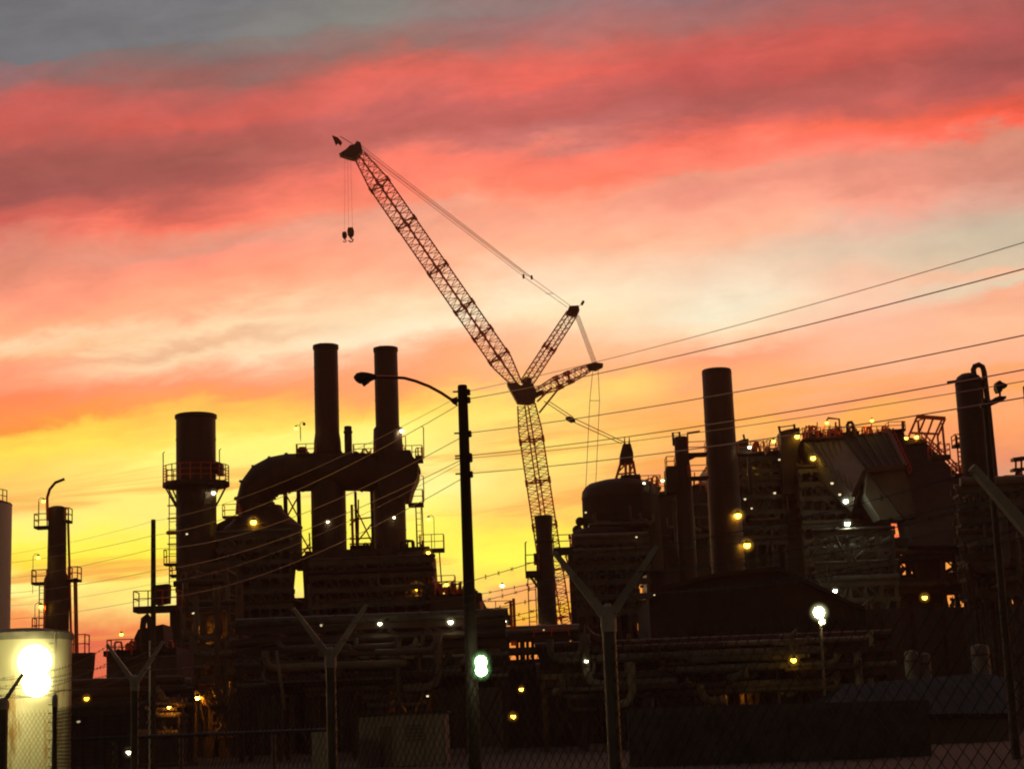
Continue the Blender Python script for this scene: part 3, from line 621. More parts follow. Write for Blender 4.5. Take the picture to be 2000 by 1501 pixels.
# ------------------------------------------------------------------ generic steel
def steel_frame(name, label, cat, px0, px1, Y, py_top, nb, levels, dep=5.0, braces=True, col=.45, m='dark_steel', npipe=0, seed=1, py_bot=None, pm=('pipe_steel', 'lagging', 'grey_steel', 'dark_steel'), group=None):
    """open frame: columns, floor beams at the given photo rows, X braces, pipes lying on the beams"""
    xs = [X_at(px0 + (px1 - px0) * i / nb, py_top, Y) for i in range(nb + 1)]
    zt = P((px0 + px1) / 2, py_top, Y).z; zb = 0 if py_bot is None else P((px0 + px1) / 2, py_bot, Y).z
    t = thing(name, label, cat, (xs[0], Y, zb), group)
    rn = random.Random(seed)
    for y in (Y, Y + dep):
        for x in xs: MB().box(x - col / 2, x + col / 2, y - col / 2, y + col / 2, zb - .1 if zb == 0 else zb, zt).build('column', m, t)
    zs = [P((px0 + px1) / 2, l, Y).z for l in levels]
    for z in zs:
        for y in (Y - .3, Y + dep + .3): MB().box(xs[0] - .3, xs[-1] + .3, y - .12, y + .12, z - .25, z + .25).build('beam', m, t)
        for x in xs: MB().box(x - .14, x + .14, Y - .5, Y + dep + .5, z - .52, z - .26).build('beam', m, t)
    if braces:
        zz = sorted(zs + [zb], reverse=True)
        for i in range(nb):
            for a, b in zip(zz, zz[1:]):
                if rn.random() < .6:
                    MB().bar((xs[i], Y - .2, a), (xs[i + 1], Y - .2, b), .16).build('brace', m, t)
                    if rn.random() < .5: MB().bar((xs[i + 1], Y - .24, a), (xs[i], Y - .24, b), .16).build('brace', m, t)
    for k in range(npipe):
        z = rn.choice(zs); r = rn.uniform(.12, .38); y = Y + rn.uniform(.2, dep - .3)
        if k % 3 == 0: y = Y - .3 - r
        MB().tube([V(xs[0] - rn.uniform(0, .6), y, z + .26 + r), V(xs[-1] + rn.uniform(0, .6), y, z + .26 + r)], r, 8).build('pipe', rn.choice(pm), t)
    return t
# ------------------------------------------------------------------ middle: slender tower, railings, rack under the crane
oy = 170.0; ox, or_ = hpx(1046, 1079, 1040, oy)
t = thing('slender_stack', 'slender dark stack with a flared top standing in front of the crane tower', 'stack', (ox, oy, 0))
lathe_px(t, 'shell', 'stack_steel', oy, ox, [(1007, 17.5), (1030, 16.3), (1056, 14.8), (1090, 16.5), (1110, 17.5), (1240, 18)], 32)
for py in (1057, 1095):
    z = zat(ox, py, oy); MB().lathe(ox, oy, [(or_ * .9, z - .2), (or_ * 1.06, z - .1), (or_ * 1.06, z + .1), (or_ * .9, z + .2)], 32).build('band', 'dark_steel', t)
platform(t, 1026, 1054, 1116, oy, 2.4, 1.5, t=.5)
MB().bar(P(1031, 1118, oy), P(1053, 1150, oy), .22).build('brace', 'dark_steel', t); MB().bar(P(1042, 1118, oy), P(1054, 1142, oy), .22).build('brace', 'dark_steel', t)
l = MB(); ladder(l, X_at(1040, 1180, oy), oy, zat(ox - 2, 1245, oy), zat(ox - 2, 1116, oy), .7, .1, 1.0); l.build('ladder', 'red_paint', t)
MB().tube([P(1027, 1116, oy), P(1026, 1060, oy), P(1028, 1057, oy)], .06, 6).build('mast', 'dark_steel', t)
block('', '', '', [(1042, 1080), (1051, 1079), (1052, 1100), (1043, 1101)], oy - .6, 1.2, 'dark_steel', t, 'junction_box')
t = thing('link_platform', 'dark railed bridge platform between the slender stack and the round vessel', 'platform', V(X_at(1100, 1069, oy + 3), oy + 3, 0))
platform(t, 1080, 1118, 1070, oy + 3, 2, 1.2, t=.6); MB().bar(P(1113, 1070, oy + 3), V(X_at(1119, 1070, oy + 3), oy + 3, 0), .5).build('leg', 'dark_steel', t)
for px in (1086, 1100): MB().bar(P(px, 1070, oy + 3.5), P(px + 12, 1110, oy + 3.5), .16).build('brace', 'red_paint', t)
t = steel_frame('pipe_rack', 'open pipe rack silhouetted in the sunset gap below the crane', 'pipe rack', 988, 1120, 160, 1240, 4, (1242, 1268, 1300), 4, True, .3, npipe=5, seed=5)
for px, a in ((997, 1172), (1003, 1168)): MB().bar(P(px, a, 160), P(px + 4, 1260, 160), .26).build('post', 'red_paint', t)
for px in (992, 1010, 1018, 1030, 1040): MB().bar(P(px, 1243, 160.5), P(px + 1, 1302, 160.5), .28).build('post', 'dark_steel', t)
MB().bar(P(985, 1178, 160), P(1003, 1172, 160), .12).build('brace', 'red_paint', t)
platform(t, 1042, 1112, 1243, 160, 3, .9, t=.5)
block('control_building', 'low dark control building under the pipe rack below the crane', 'building', [(984, 1296), (1122, 1290), (1122, None), (984, None)], 168, 8, 'cladding')
# ------------------------------------------------------------------ right: round bin, vessel
qy = 190.0; qx, qr = hpx(1137, 1287, 970, qy)
t = thing('storage_bin', 'very large dark round bin with a low conical roof, right of the crane', 'bin', (qx, qy, 0))
lathe_px(t, 'shell', 'roof_dark', qy, qx, [(964, 73), (972, 74.5), (1118, 75.5)], 48, False, seam=2.6)
pipes_on(t, 1150, 1280, 985, 1100, qy - qr * .9, 9, 15)
lq = MB(); ladder(lq, X_at(1262, 1040, qy), qy - qr * .9, zat(qx, 1110, qy), zat(qx, 955, qy), .8, .1, .8); lq.build('ladder', 'grey_steel', t)
lathe_px(t, 'roof', 'dark_steel', qy, qx, [(938, 36), (944, 60), (950, 68), (958, 73.5), (972, 75.5)], 48, False)
lathe_px(t, 'hopper', 'dark_steel', qy, qx, [(1112, 74), (1128, 30)], 48, False)
for k in range(6):
    a = rad(60 * k + 22); MB().bar((qx + qr * .86 * math.cos(a), qy + qr * .86 * math.sin(a), -.1), (qx + qr * .86 * math.cos(a), qy + qr * .86 * math.sin(a), zat(qx, 1116, qy)), .7).build('leg', 'dark_steel', t)
for py, h in ((1018, 5), (1035, 6)): MB().ball(P(1133 + (1018 - py) * .3, py, qy - 1), M(h + 4, qy)).build('manhole', 'dark_steel', t)
vy = 187.0; vx, vr = hpx(1113, 1236, 1060, vy)
t = thing('reactor_vessel', 'squat dark rounded vessel in front of the large round bin', 'vessel', (vx, vy, 0))
lathe_px(t, 'shell', 'roof_dark', vy, vx, [(1030, 20), (1033, 45), (1040, 56), (1050, 61), (1080, 61.5)], 44)
for k in range(5):
    z = zat(vx, 1075 + k * 40, vy); MB().lathe(vx, vy, [(vr * 1.0, z - .12), (vr * 1.03, z - .08), (vr * 1.03, z + .08), (vr * 1.0, z + .12)], 44).build('stiffener', 'dark_steel', t)
pipes_on(t, 1116, 1232, 1055, 1230, vy - vr, 20, 11)
# headframe on the bin roof
ry = qy
t = thing('headframe', 'small tapered dark headframe on four splayed legs on top of the large round bin', 'headframe', P(1222, 940, ry))
MB().solid([P(x, y, ry - 1) for x, y in ((1217, 866), (1232, 866), (1237, 884), (1237, 902), (1211, 904), (1212, 885))], (0, 2.0, 0)).build('cowl', 'dark_steel', t)
for a, b in (((1213, 902), (1201, 942)), ((1222, 902), (1222, 940)), ((1230, 902), (1231, 940)), ((1236, 900), (1243, 940))): MB().bar(P(*a, ry - .8), P(*b, ry - .8), .28).build('leg', 'red_paint', t)
for a, b in (((1207, 922), (1223, 905)), ((1205, 926), (1238, 922)), ((1225, 935), (1236, 908))): MB().bar(P(*a, ry - .8), P(*b, ry - .8), .16).build('brace', 'red_paint', t)
for px in (1220, 1229): MB().tube([P(px, 868, ry), P(px, 852, ry)], [.12, .03], 6).build('lightning_rod', 'red_paint', t)
block('', '', '', [(1213, 927), (1237, 926), (1250, 925), (1251, 946), (1213, 948)], ry - 2, 3, 'dark_steel', t, 'equipment_box')
platform(t, 1250, 1290, 953, ry, 2, 1.25)
MB().tube([P(1256, 952, ry), P(1254, 940, ry), P(1272, 933, ry), P(1273, 955, ry)], .12, 6).build('pipe', 'red_paint', t)
# slim column between bin and bare stack
gy = 185.0; gx, gr = hpx(1317, 1343, 856, gy)
t = thing('column', 'slim dark column with looped top pipes and side platforms, just left of the bare stack', 'column', (gx, gy, 0))
lathe_px(t, 'shell', 'stack_steel', gy, gx, [(853, 12), (856, 13.2), (900, 14), (918, 16), (1000, 17)], 28)
MB().tube([P(1316, 870, gy - 1), P(1314, 845, gy - 1), P(1327, 844, gy - 1), P(1328, 858, gy - 1)], .13, 6).build('pipe', 'dark_steel', t)
MB().tube([P(1343, 868, gy - 1), P(1343, 845, gy - 1), P(1367, 842, gy - 1)], .11, 6).build('davit', 'red_paint', t)
platform(t, 1342, 1380, 886, gy, 2, 1.15); platform(t, 1342, 1382, 932, gy, 2, 1.15); platform(t, 1300, 1320, 912, gy, 2, 1.0)
MB().solid([P(x, y, gy - .6) for x, y in ((1344, 890), (1366, 884), (1366, 887), (1348, 896))], (0, 1.2, 0)).build('bracket', 'dark_steel', t)
block('', '', '', [(1300, 915), (1324, 911), (1328, 960), (1302, 962)], gy - 1, 2.4, 'dark_steel', t, 'equipment_box')
# bare stack
ey = 195.0; ex, er = hpx(1371, 1428, 725, ey)
t = thing('bare_stack', 'plain thick dark stack without platforms, centre right of the crane', 'stack', (ex, ey, 0))
lathe_px(t, 'shell', 'stack_steel', ey, ex, [(722, 27.5), (724, 28.8), (870, 29.4), (905, 31), (1000, 32)], 44, seam=3.0)
for py in (730, 905):
    z = zat(ex, py, ey); MB().lathe(ex, ey, [(er * 1.0, z - .15), (er * 1.03 if py < 800 else er * 1.1, z), (er * 1.0, z + .15)], 44).build('band', 'dark_steel', t)
# process block behind it
t = block('process_block', 'massive dark process building behind the foot of the bare stack', 'building', [(1268, 962), (1300, 958), (1384, 952), (1386, 900), (1440, 886), (1480, 882), (1524, 884), (1530, 1000), (1532, None), (1268, None)], 215, 14, 'cladding')
pipes_on(t, 1290, 1525, 970, 1110, 214.5, 20, 21)
platform(t, 1268, 1300, 962, 214, 2, 1.3)
t = thing('valve_platform', 'small railed platform with valve gear hard against the right side of the bare stack', 'platform', P(1460, 890, 196))
platform(t, 1440, 1490, 884, 196, 2, 1.1); block('', '', '', [(1438, 862), (1452, 857), (1462, 856), (1463, 885), (1440, 888)], 195.5, 2, 'dark_steel', t, 'equipment_box')
MB().bar(P(1462, 884, 196), P(1466, 960, 196), .4).build('leg', 'dark_steel', t); MB().bar(P(1454, 858, 196), P(1452, 848, 196), .2).build('vent', 'dark_steel', t)
platform(t, 1496, 1520, 882, 197, 2, 1.2)
t = block('elevator_tower', 'dark boxy elevator tower with two horn-like posts above its roof', 'tower', [(1524, 842), (1538, 838), (1562, 834), (1563, 860), (1556, 890), (1552, 962), (1530, 964)], 211, 3, 'dark_steel')
for a, b in (((1524, 846), (1521, 832)), ((1552, 838), (1551, 828)), ((1521, 834), (1552, 830))): MB().bar(P(*a, 211), P(*b, 211), .25 if a[0] != 1521 else .12).build('post', 'dark_steel', t)
# ------------------------------------------------------------------ conveyor house on the right
def facet(root, pts, m, name='roof', off=(0, 3, -1.5)):
    return MB().solid([P(*p) for p in pts], off).build(name, m, root)
conv = t = thing('conveyor_house', 'large dark conveyor house with steep angular roofs, left of the domed vessel', 'building', P(1650, 1190, 205) * 1)
t.location = V(X_at(1650, 1190, 205), 205, 0)
facet(t, [(1566, 858, 212), (1640, 849, 212), (1692, 917, 203), (1670, 968, 200), (1606, 905, 206)], 'pale_panel')
facet(t, [(1641, 850, 211.6), (1733, 845, 211.6), (1765, 910, 202), (1693, 916, 202.8)], 'roof_pale')
facet(t, [(1736, 840, 214), (1764, 836, 214), (1768, 853, 213), (1802, 857, 213), (1882, 936, 203), (1960, 1020, 196), (1968, 1062, 194), (1776, 1066, 196), (1768, 1014, 199), (1742, 905, 208)], 'roof_dark', off=(0, 4, -1))
facet(t, [(1694, 921, 200), (1746, 988, 200), (1764, 1014, 199.5), (1720, 1014, 199.5), (1690, 966, 200)], 'pale_panel', 'wall', (0, 4, 0))
facet(t, [(1696, 919, 199.7), (1764, 912, 200.5), (1778, 950, 199), (1790, 1008, 198.4), (1768, 1012, 199), (1748, 986, 199.7)], 'cladding', 'wall', (0, 3, 0))
for a, b in (((1690, 919, 199.3), (1766, 911, 200)), ((1690, 919, 199.3), (1666, 970, 199.3)), ((1735, 842, 211), (1768, 912, 200.2))): MB().bar(P(*a), P(*b), .5).build('roof_edge', 'dark_steel', t)
block('', '', '', [(1524, 884), (1566, 860), (1610, 856), (1690, 860), (1740, 1010), (1742, 1062), (1740, None), (1534, None)], 214.5, 6, 'cladding', t, 'wall')
for py in (905, 940, 980, 1020): MB().bar(P(1530, py, 213.8), P(1606 if py < 950 else 1680, py - 6, 213.8), .35).build('beam', 'dark_steel', t)
platform(t, 1564, 1642, 858, 212, 3, 1.25)
for i, px in enumerate((1571, 1580, 1596, 1608, 1621, 1632)): MB().bar(P(px, 856, 211), P(px, 836 - (i % 3) * 6, 211), .12 + .08 * (i % 2)).build('vent', 'red_paint', t)
block('', '', '', [(1641, 845), (1668, 841), (1669, 858), (1642, 860)], 211, 3, 'dark_steel', t, 'equipment_box')
MB().tube([P(1656, 848, 210), P(1655, 830, 210), P(1657, 825, 210), P(1663, 824, 210), P(1666, 829, 210), P(1668, 852, 210)], .2, 8).build('gooseneck_vent', 'dark_steel', t)
MB().tube([P(1641, 850, 210), P(1639, 818, 210), P(1617, 816, 210), P(1615, 822, 210)], .13, 6).build('lamp_arm', 'red_paint', t)
platform(t, 1668, 1732, 851, 212, 2, 1.0); platform(t, 1732, 1766, 840, 213, 2, .9)
MB().bar(P(1764, 842, 212), P(1763, 822, 212), .3).build('post', 'dark_steel', t); MB().bar(P(1702, 850, 212), P(1702, 824, 212), .1).build('post', 'red_paint', t)
pipes_on(t, 1534, 1690, 890, 1050, 213, 18, 31)
# open head frame
hy2 = 197.0
t = thing('conveyor_headworks', 'open slanted red steel frame beside the domed vessel, with a railed platform', 'frame', P(1800, 888, hy2))
for a, b, w in (((1790, 813), (1846, 817), .55), ((1791, 814), (1772, 858), .32), ((1806, 818), (1788, 862), .28), ((1822, 818), (1806, 862), .28), ((1840, 818), (1812, 880), .28), ((1846, 817), (1832, 850), .3), ((1779, 845), (1833, 847), .3), ((1840, 826), (1846, 888), .3), ((1831, 850), (1835, 888), .26), ((1793, 822), (1796, 858), .3), ((1787, 824), (1806, 816), .2), ((1820, 880), (1838, 862), .2)):
    MB().bar(P(*a, hy2), P(*b, hy2 + .05), w * .72).build('member', 'red_paint', t)
platform(t, 1816, 1853, 890, hy2 + .6, 2, 1.2, t=.4); block('', '', '', [(1772, 858), (1806, 857), (1812, 864), (1774, 866)], hy2 + .2, 2, 'dark_steel', t, 'walkway')
# domed vessel with overhead line
wy = 150.0; wx, wr = hpx(1866, 1918, 748, wy)
t = thing('domed_vessel', 'tall dark domed vessel with a looped overhead pipe near the right photo edge', 'vessel', (wx, wy, 0))
lathe_px(t, 'shell', 'stack_steel', wy, wx, [(728, 3), (730, 13), (735, 21), (742, 25.5), (750, 26.4), (800, 26.4), (940, 27.5)], 40, seam=2.4)
MB().tube([P(1903, 734, wy - .5), P(1901, 722, wy - .5), P(1904, 715, wy - .5), P(1912, 712, wy - .5), P(1919, 716, wy - .5), P(1922, 726, wy - .5), P(1931, 800, wy - .5), P(1943, 920, wy - .5), P(1950, 1000, wy - .5)], .24, 10).build('overhead_pipe', 'dark_steel', t)
MB().tube([P(1921, 790, wy + .3), P(1932, 905, wy + .3)], .14, 8).build('pipe', 'lagging', t)
MB().tube([P(1850, 747, wy), P(1870, 744, wy)], .13, 8).build('nozzle', 'dark_steel', t)
MB().bar(P(1916, 744, wy), P(1926, 745, wy), .3).build('pipe_clip', 'dark_steel', t)
for py in (750, 800): z = zat(wx, py, wy); MB().lathe(wx, wy, [(wr, z - .1), (wr * 1.05, z), (wr, z + .1)], 40).build('band', 'dark_steel', t)
l = MB(); 
for px in (1868, 1880): l.bar(P(px, 850, wy + 2), P(px + 8, 950, wy + 2), .12)
for py in range(855, 950, 9): l.bar(P(1868 + (py - 850) * .08, py, wy + 2), P(1880 + (py - 850) * .08, py, wy + 2), .09)
l.build('ladder', 'red_paint', t); platform(t, 1862, 1884, 926, wy + 2, 1.5, .9); platform(t, 1862, 1882, 868, wy + 2, 1.5, .8)
# floodlight mast in front of it
my = 62.0; mx_, mr_ = hpx(1918, 1929, 800, my)
t = thing('floodlight_pole', 'dark pole with a pair of unlit floodlights near the right photo edge', 'floodlight', (mx_ + .2, my, 0))
px_ = X_at(1924, 790, my)
MB().lathe(px_, my, [(.17, -.1), (.10, zat(px_, 778, my))], 12).build('pole', 'dark_steel', t)
MB().tube([P(1915, 792, my), P(1930, 788, my), P(1944, 782, my)], .09, 8).build('arm', 'dark_steel', t)
MB().solid([P(x, y, my - .2) for x, y in ((1932, 786), (1943, 776), (1951, 773), (1966, 773), (1965, 778), (1952, 784), (1940, 789))], (0, .4, 0)).build('lamp_head', 'dark_steel', t)
h2 = MB().solid([P(x, y, my - .2) for x, y in ((1947, 745), (1953, 742), (1958, 746), (1968, 750), (1967, 755), (1960, 756), (1957, 764), (1950, 765), (1946, 757))], (0, .4, 0)).build('lamp_head', 'dark_steel', t)
MB().bar(P(1953, 764, my), P(1953, 775, my), .06).build('bracket', 'dark_steel', t)
t, xx, zz, rr_ = upole('wooden pole top just cut by the right photo edge', 2003, 754, 70, 11)
# block and little tower at the right edge
t = block('far_block', 'dark elevated block on legs at the right photo edge', 'building', [(1905, 955), (1958, 944), (2030, 938), (2030, 1088), (1905, 1094)], 232, 10, 'cladding')
for px in (1912, 1950, 1990, 2024): MB().bar(P(px, 1090, 234), V(X_at(px + 4, 1090, 234), 234, 0), .9).build('leg', 'dark_steel', t)
platform(t, 1958, 2010, 944, 231.5, 2, 1.0)
t = thing('lattice_mast', 'tiny lattice mast with a dark head on the skyline at right', 'mast', P(1990, 942, 229))
for a, b in (((1982, 940), (1986, 915)), ((1998, 940), (1994, 915)), ((1982, 930), (1996, 918)), ((1985, 918), (1997, 932)), ((1984, 915), (1984, 893)), ((1995, 915), (1995, 891))): MB().bar(P(*a, 229), P(*b, 229), .22).build('leg', 'dark_steel', t)
block('', '', '', [(1979, 893), (2003, 890), (2003, 897), (1980, 899)], 228.6, 1.5, 'dark_steel', t, 'head'); block('', '', '', [(1978, 914), (2003, 912), (2003, 917), (1979, 919)], 228.6, 1.5, 'dark_steel', t, 'head')
# ------------------------------------------------------------------ open steel with the red sky showing through, and green lit steel
t = steel_frame('green_lit_frame', 'dense greenish lit steelwork behind the gable roof of the warehouse', 'steelwork', 1592, 1742, 192, 1040, 5, (1042, 1075, 1105, 1140, 1172), 6, True, .4, 'lattice_steel', 8, 41, pm=('lattice_steel', 'grey_steel'))
rn = random.Random(5)
for k in range(16):
    a = (rn.uniform(1600, 1740), rn.uniform(1060, 1185)); b = (a[0] + rn.uniform(-26, 26), a[1] + rn.uniform(-40, 40))
    MB().tube([P(*a, 191 - k * .05), P((a[0] + b[0]) / 2 + rn.uniform(-8, 8), (a[1] + b[1]) / 2, 191 - k * .05), P(*b, 191 - k * .05)], rn.uniform(.10, .2), 6).build('pipe', 'lattice_steel', t)
t = steel_frame('open_frame', 'open braced steel bay with red sky showing through, under the conveyor house roof', 'steelwork', 1742, 2020, 198, 1052, 6, (1056, 1084, 1132, 1150), 5, True, .55, 'dark_steel', 7, 51)
rn = random.Random(9)
for k in range(22):
    a = (rn.uniform(1745, 2005), rn.uniform(1060, 1185)); b = (a[0] + rn.uniform(-30, 30), a[1] + rn.uniform(-30, 30))
    MB().tube([P(*a, 199), P((a[0] + b[0]) / 2 + rn.uniform(-10, 10), (a[1] + b[1]) / 2, 199), P(*b, 199)], rn.uniform(.12, .3), 6).build('pipe', rn.choice(['dark_steel', 'pipe_steel']), t)
for (a, b, c, d) in ((1790, 1846, 1050, 1200), (1902, 1972, 1050, 1200), (1742, 1758, 1050, 1200), (1846, 1902, 1050, 1074), (1846, 1902, 1118, 1150), (1758, 1790, 1130, 1200), (1972, 2020, 1150, 1160)):
    block('', '', '', [(a, c), (b, c - 2), (b + 3, d - 2), (a + 3, d)], 200, 2.5, 'cladding', t, 'wall_panel')
# long low plant building and gabled warehouse
t = block('long_shed', 'long low dark shed running along the right side below the open steel bay', 'building', [(1262, 1200), (2040, 1180), (2040, None), (1262, None)], 176, 10, 'cladding')
for px in range(1290, 2030, 62): MB().box(X_at(px, 1250, 176) - .1, X_at(px, 1250, 176) + .1, 175.7, 176, -.1, P(px, 1205 - (px - 1262) * .024, 176).z).build('pilaster', 'dark_steel', t)
gy = 150.0
t = thing('warehouse', 'dark gable-roofed warehouse in the middle of the right half', 'warehouse', V(X_at(1500, 1300, gy), gy, 0))
F = [(1268, 1178), (1300, 1150), (1390, 1128), (1520, 1113), (1600, 1150), (1662, 1182), (1690, 1192)]
MB().solid([P(x, y, gy) for x, y in F] + [V(X_at(1690, 1192, gy), gy, -.1), V(X_at(1268, 1178, gy), gy, -.1)], (0, 16, 0)).build('wall', 'roof_dark', t)
ro = MB()
for a, b in zip(F, F[1:]):
    p, q = P(*a, gy - .6), P(*b, gy - .6); ro.solid([p, q, q + V(0, 0, .35), p + V(0, 0, .35)], (0, 17, 0))
ro.build('roof', 'roof_dark', t)
# long pipe racks in the dark foreground
t_rack = steel_frame('pipe_rack', 'long low pipe rack crossing the right half in front of the warehouse', 'pipe rack', 1060, 1730, 128, 1262, 9, (1268, 1300, 1322), 4, True, .35, 'dark_steel', 12, 61)
t = steel_frame('pipe_rack', 'dark pipe rack in front of the boiler house, lit by small yellowish lamps', 'pipe rack', 470, 980, 140, 1215, 7, (1222, 1262, 1300, 1340), 5, True, .4, 'dark_steel', 14, 71)
pipes_on(t, 480, 960, 1230, 1400, 139, 26, 72)
t = steel_frame('process_structure', 'rust-lit process steelwork at the foot of the broad stack', 'steelwork', 350, 440, 172, 1100, 3, (1105, 1150, 1205, 1260, 1310), 6, True, .45, 'pipe_steel', 10, 81)
pipes_on(t, 350, 480, 1130, 1440, 170, 34, 82, m=('pipe_steel', 'lagging', 'pipe_steel'))
for a, b, c, d in ((366, 412, 1262, 1274), (368, 420, 1282, 1296), (372, 425, 1240, 1250)): block('', '', '', [(a, c), (b, c - 4), (b + 2, d - 4), (a + 2, d)], 168, .5, 'lagging', t, 'louvre_panel')
MB().tube([P(540, 1270, 132), P(556, 1385, 132)], .12, 8).build('drain_pipe', 'lagging', t)
t = steel_frame('pipe_rack', 'low pipe rack at left between the storage tank and the thin pole', 'pipe rack', 140, 352, 132, 1340, 3, (1344, 1366, 1388), 4, False, .4, 'dark_steel', 9, 91)
t = thing('pump_skid', 'tangle of small warm-lit pipes and pumps behind the thin pole', 'pump skid', V(X_at(320, 1420, 128), 128, 0))
pipes_on(t, 282, 372, 1345, 1440, 129, 22, 95, m=('pipe_steel', 'lagging'), rmin=.08, rmax=.22)
for px in (290, 325, 352):
    q = P(px, 1432, 127); MB().tube([q + V(-.6, 0, 0), q + V(.3, 0, 0), q + V(.35, 0, .5)], [.35, .35, .15], 10).build('pump', 'pipe_steel', t)
MB().box(X_at(280, 1440, 128), X_at(375, 1440, 128), 126, 130.5, 0, .25).build('base', 'concrete', t)
block('back_shed', 'long dark shed closing off the view behind the pipe rack at lower left', 'building', [(136, 1340), (352, 1331), (352, None), (136, None)], 158, 6, 'cladding')
block('back_hall', 'dark hall behind the pipe racks below the boiler house', 'building', [(345, 1176), (600, 1166), (940, 1166), (990, 1262), (992, None), (345, None)], 222, 8, 'cladding')
pipes_on(t_rack, 1070, 1720, 1236, 1390, 127.5, 44, 62)
# scaffolds and clutter
t = conv
for k, (a, b) in enumerate((((1740, 846, 212), (1776, 925, 206.5)), ((1744, 836, 212), (1780, 915, 206.5)), ((1800, 852, 212), (1884, 930, 202)), ((1800, 843, 212), (1884, 921, 202)))): MB().bar(P(*a), P(*b), .14).build('handrail', 'red_paint', t)
for k in range(12):
    f = k / 11; MB().bar(P(1800 + 84 * f, 857 + 78 * f, 212 - 10 * f), P(1800 + 84 * f, 843 + 78 * f, 212 - 10 * f), .12).build('post', 'red_paint', t)
    MB().bar(P(1740 + 36 * f, 848 + 79 * f, 212 - 5.5 * f), P(1744 + 36 * f, 836 + 79 * f, 212 - 5.5 * f), .10).build('post', 'red_paint', t)
t = conv
for f in (.12, .28, .44, .60, .76, .92): MB().bar(P(1566 + 74 * f, 857 - 9 * f, 211.6), P(1606 + 66 * f, 904 + 62 * f, 205.4 - 5.6 * f), .16, .16).build('rib', 'grey_steel', t)
for f in (.1, .3, .5, .7, .9): MB().bar(P(1641 + 92 * f, 849.5 - 5 * f, 211), P(1693 + 72 * f, 916 - 6 * f, 202.2 - .8 * f), .16, .16).build('rib', 'cladding', t)
steel_frame('scaffold', 'light scaffold wrapped round the front of the dark round boiler', 'scaffold', 428, 566, 199.2, 1042, 7, (1046, 1072, 1098, 1126, 1155, 1185), 1.2, True, .16, 'grey_steel', 4, 101, group='scaffolds on the plant')
steel_frame('scaffold', 'wide light scaffold across the boiler house wall under the twin stacks', 'scaffold', 608, 842, 198.6, 1092, 9, (1096, 1124, 1150, 1180), 1.2, True, .16, 'grey_steel', 5, 102, group='scaffolds on the plant')
steel_frame('scaffold', 'light scaffold standing in front of the squat rounded vessel right of the crane', 'scaffold', 1120, 1262, 181, 1052, 7, (1056, 1082, 1108, 1136, 1165, 1195), 1.2, True, .16, 'grey_steel', 4, 105, group='scaffolds on the plant')
fs = steel_frame('scaffold', 'scaffold wrapped round the lower part of the domed vessel at right', 'scaffold', 1872, 1992, 146, 952, 6, (956, 985, 1015, 1050, 1085, 1120, 1160), 1.2, True, .16, 'grey_steel', 7, 106, group='scaffolds on the plant')
pipes_on(fs, 1866, 1990, 965, 1190, 145.5, 12, 107, m=('dark_steel', 'grey_steel'))
steel_frame('scaffold', 'light scaffold up the dark wall between the bare stack and the boxy elevator tower', 'scaffold', 1448, 1524, 213, 893, 4, (896, 920, 945, 970, 1000, 1030, 1060), 1.2, True, .16, 'grey_steel', 5, 103, group='scaffolds on the plant')
steel_frame('scaffold', 'light scaffold under the brown gallery of the conveyor house', 'scaffold', 1562, 1668, 209, 915, 5, (918, 945, 972, 1000, 1028), 1.2, True, .16, 'grey_steel', 5, 104, group='scaffolds on the plant')
rn = random.Random(77)
def clutter(root, px0, px1, py, Y, n, hmax, m='red_paint'):
    for i in range(n):
        x = rn.uniform(px0, px1); h = rn.uniform(.25, 1) * hmax; y = Y + rn.uniform(-1, 1); k = rn.random()
        if k < .45: MB().bar(P(x, py + 3, y), P(x, py - h, y), rn.uniform(.07, .16)).build('post', m, root)
        elif k < .7: MB().tube([P(x, py + 3, y), P(x, py - h * .7, y), P(x + 2, py - h * .8, y), P(x + rn.uniform(5, 14), py - h * .8, y), P(x + rn.uniform(12, 16), py + 3, y)], rn.uniform(.07, .17), 6).build('pipe', m, root)
        elif k < .85: MB().lathe(P(x, py, y).x, y, [(.35, P(x, py + 3, y).z), (.35, P(x, py - h * .35, y).z), (.12, P(x, py - h * .45, y).z), (.12, P(x, py - h * .6, y).z)], 10).build('vent', 'dark_steel', root)
        else: MB().box(P(x, py, y).x, P(x, py, y).x + rn.uniform(.4, 1.2), y, y + 1, P(x, py + 3, y).z, P(x, py - h * .4, y).z).build('box', 'dark_steel', root)
t = thing('roof_gear', 'jumble of small vents, rails and posts on the conveyor house roof', 'roof gear', P(1700, 850, 213)); clutter(t, 1566, 1738, 852, 213, 62, 26)
t = thing('roof_gear', 'small vents and pipes along the roof of the process block right of the bare stack', 'roof gear', P(1490, 884, 216)); clutter(t, 1446, 1522, 884, 216, 28, 30)
t = thing('roof_gear', 'small vents and pipes on the block between the large round bin and the bare stack', 'roof gear', P(1290, 960, 216)); clutter(t, 1252, 1384, 956, 216, 38, 34)
t = thing('roof_gear', 'jumble of pipes and vents on the annex roof right of the boiler house', 'roof gear', P(880, 1160, 200)); clutter(t, 842, 936, 1160, 199, 16, 30)
t = thing('roof_gear', 'small vents and pipes on the pump house roof at lower left', 'roof gear', P(290, 1270, 152)); clutter(t, 215, 345, 1272, 153, 18, 26)
t = thing('roof_gear', 'pipes and valves standing beside the legs of the twin stacks', 'roof gear', P(800, 1075, 204)); clutter(t, 700, 838, 1072, 201.5, 14, 22, 'dark_steel')
t = thing('roof_gear', 'bent pipes and vents crowding the top of the flue duct', 'roof gear', P(650, 886, 205)); clutter(t, 580, 620, 886, 205, 4, 18); clutter(t, 690, 732, 886, 205, 5, 14); clutter(t, 785, 828, 896, 205, 8, 30)
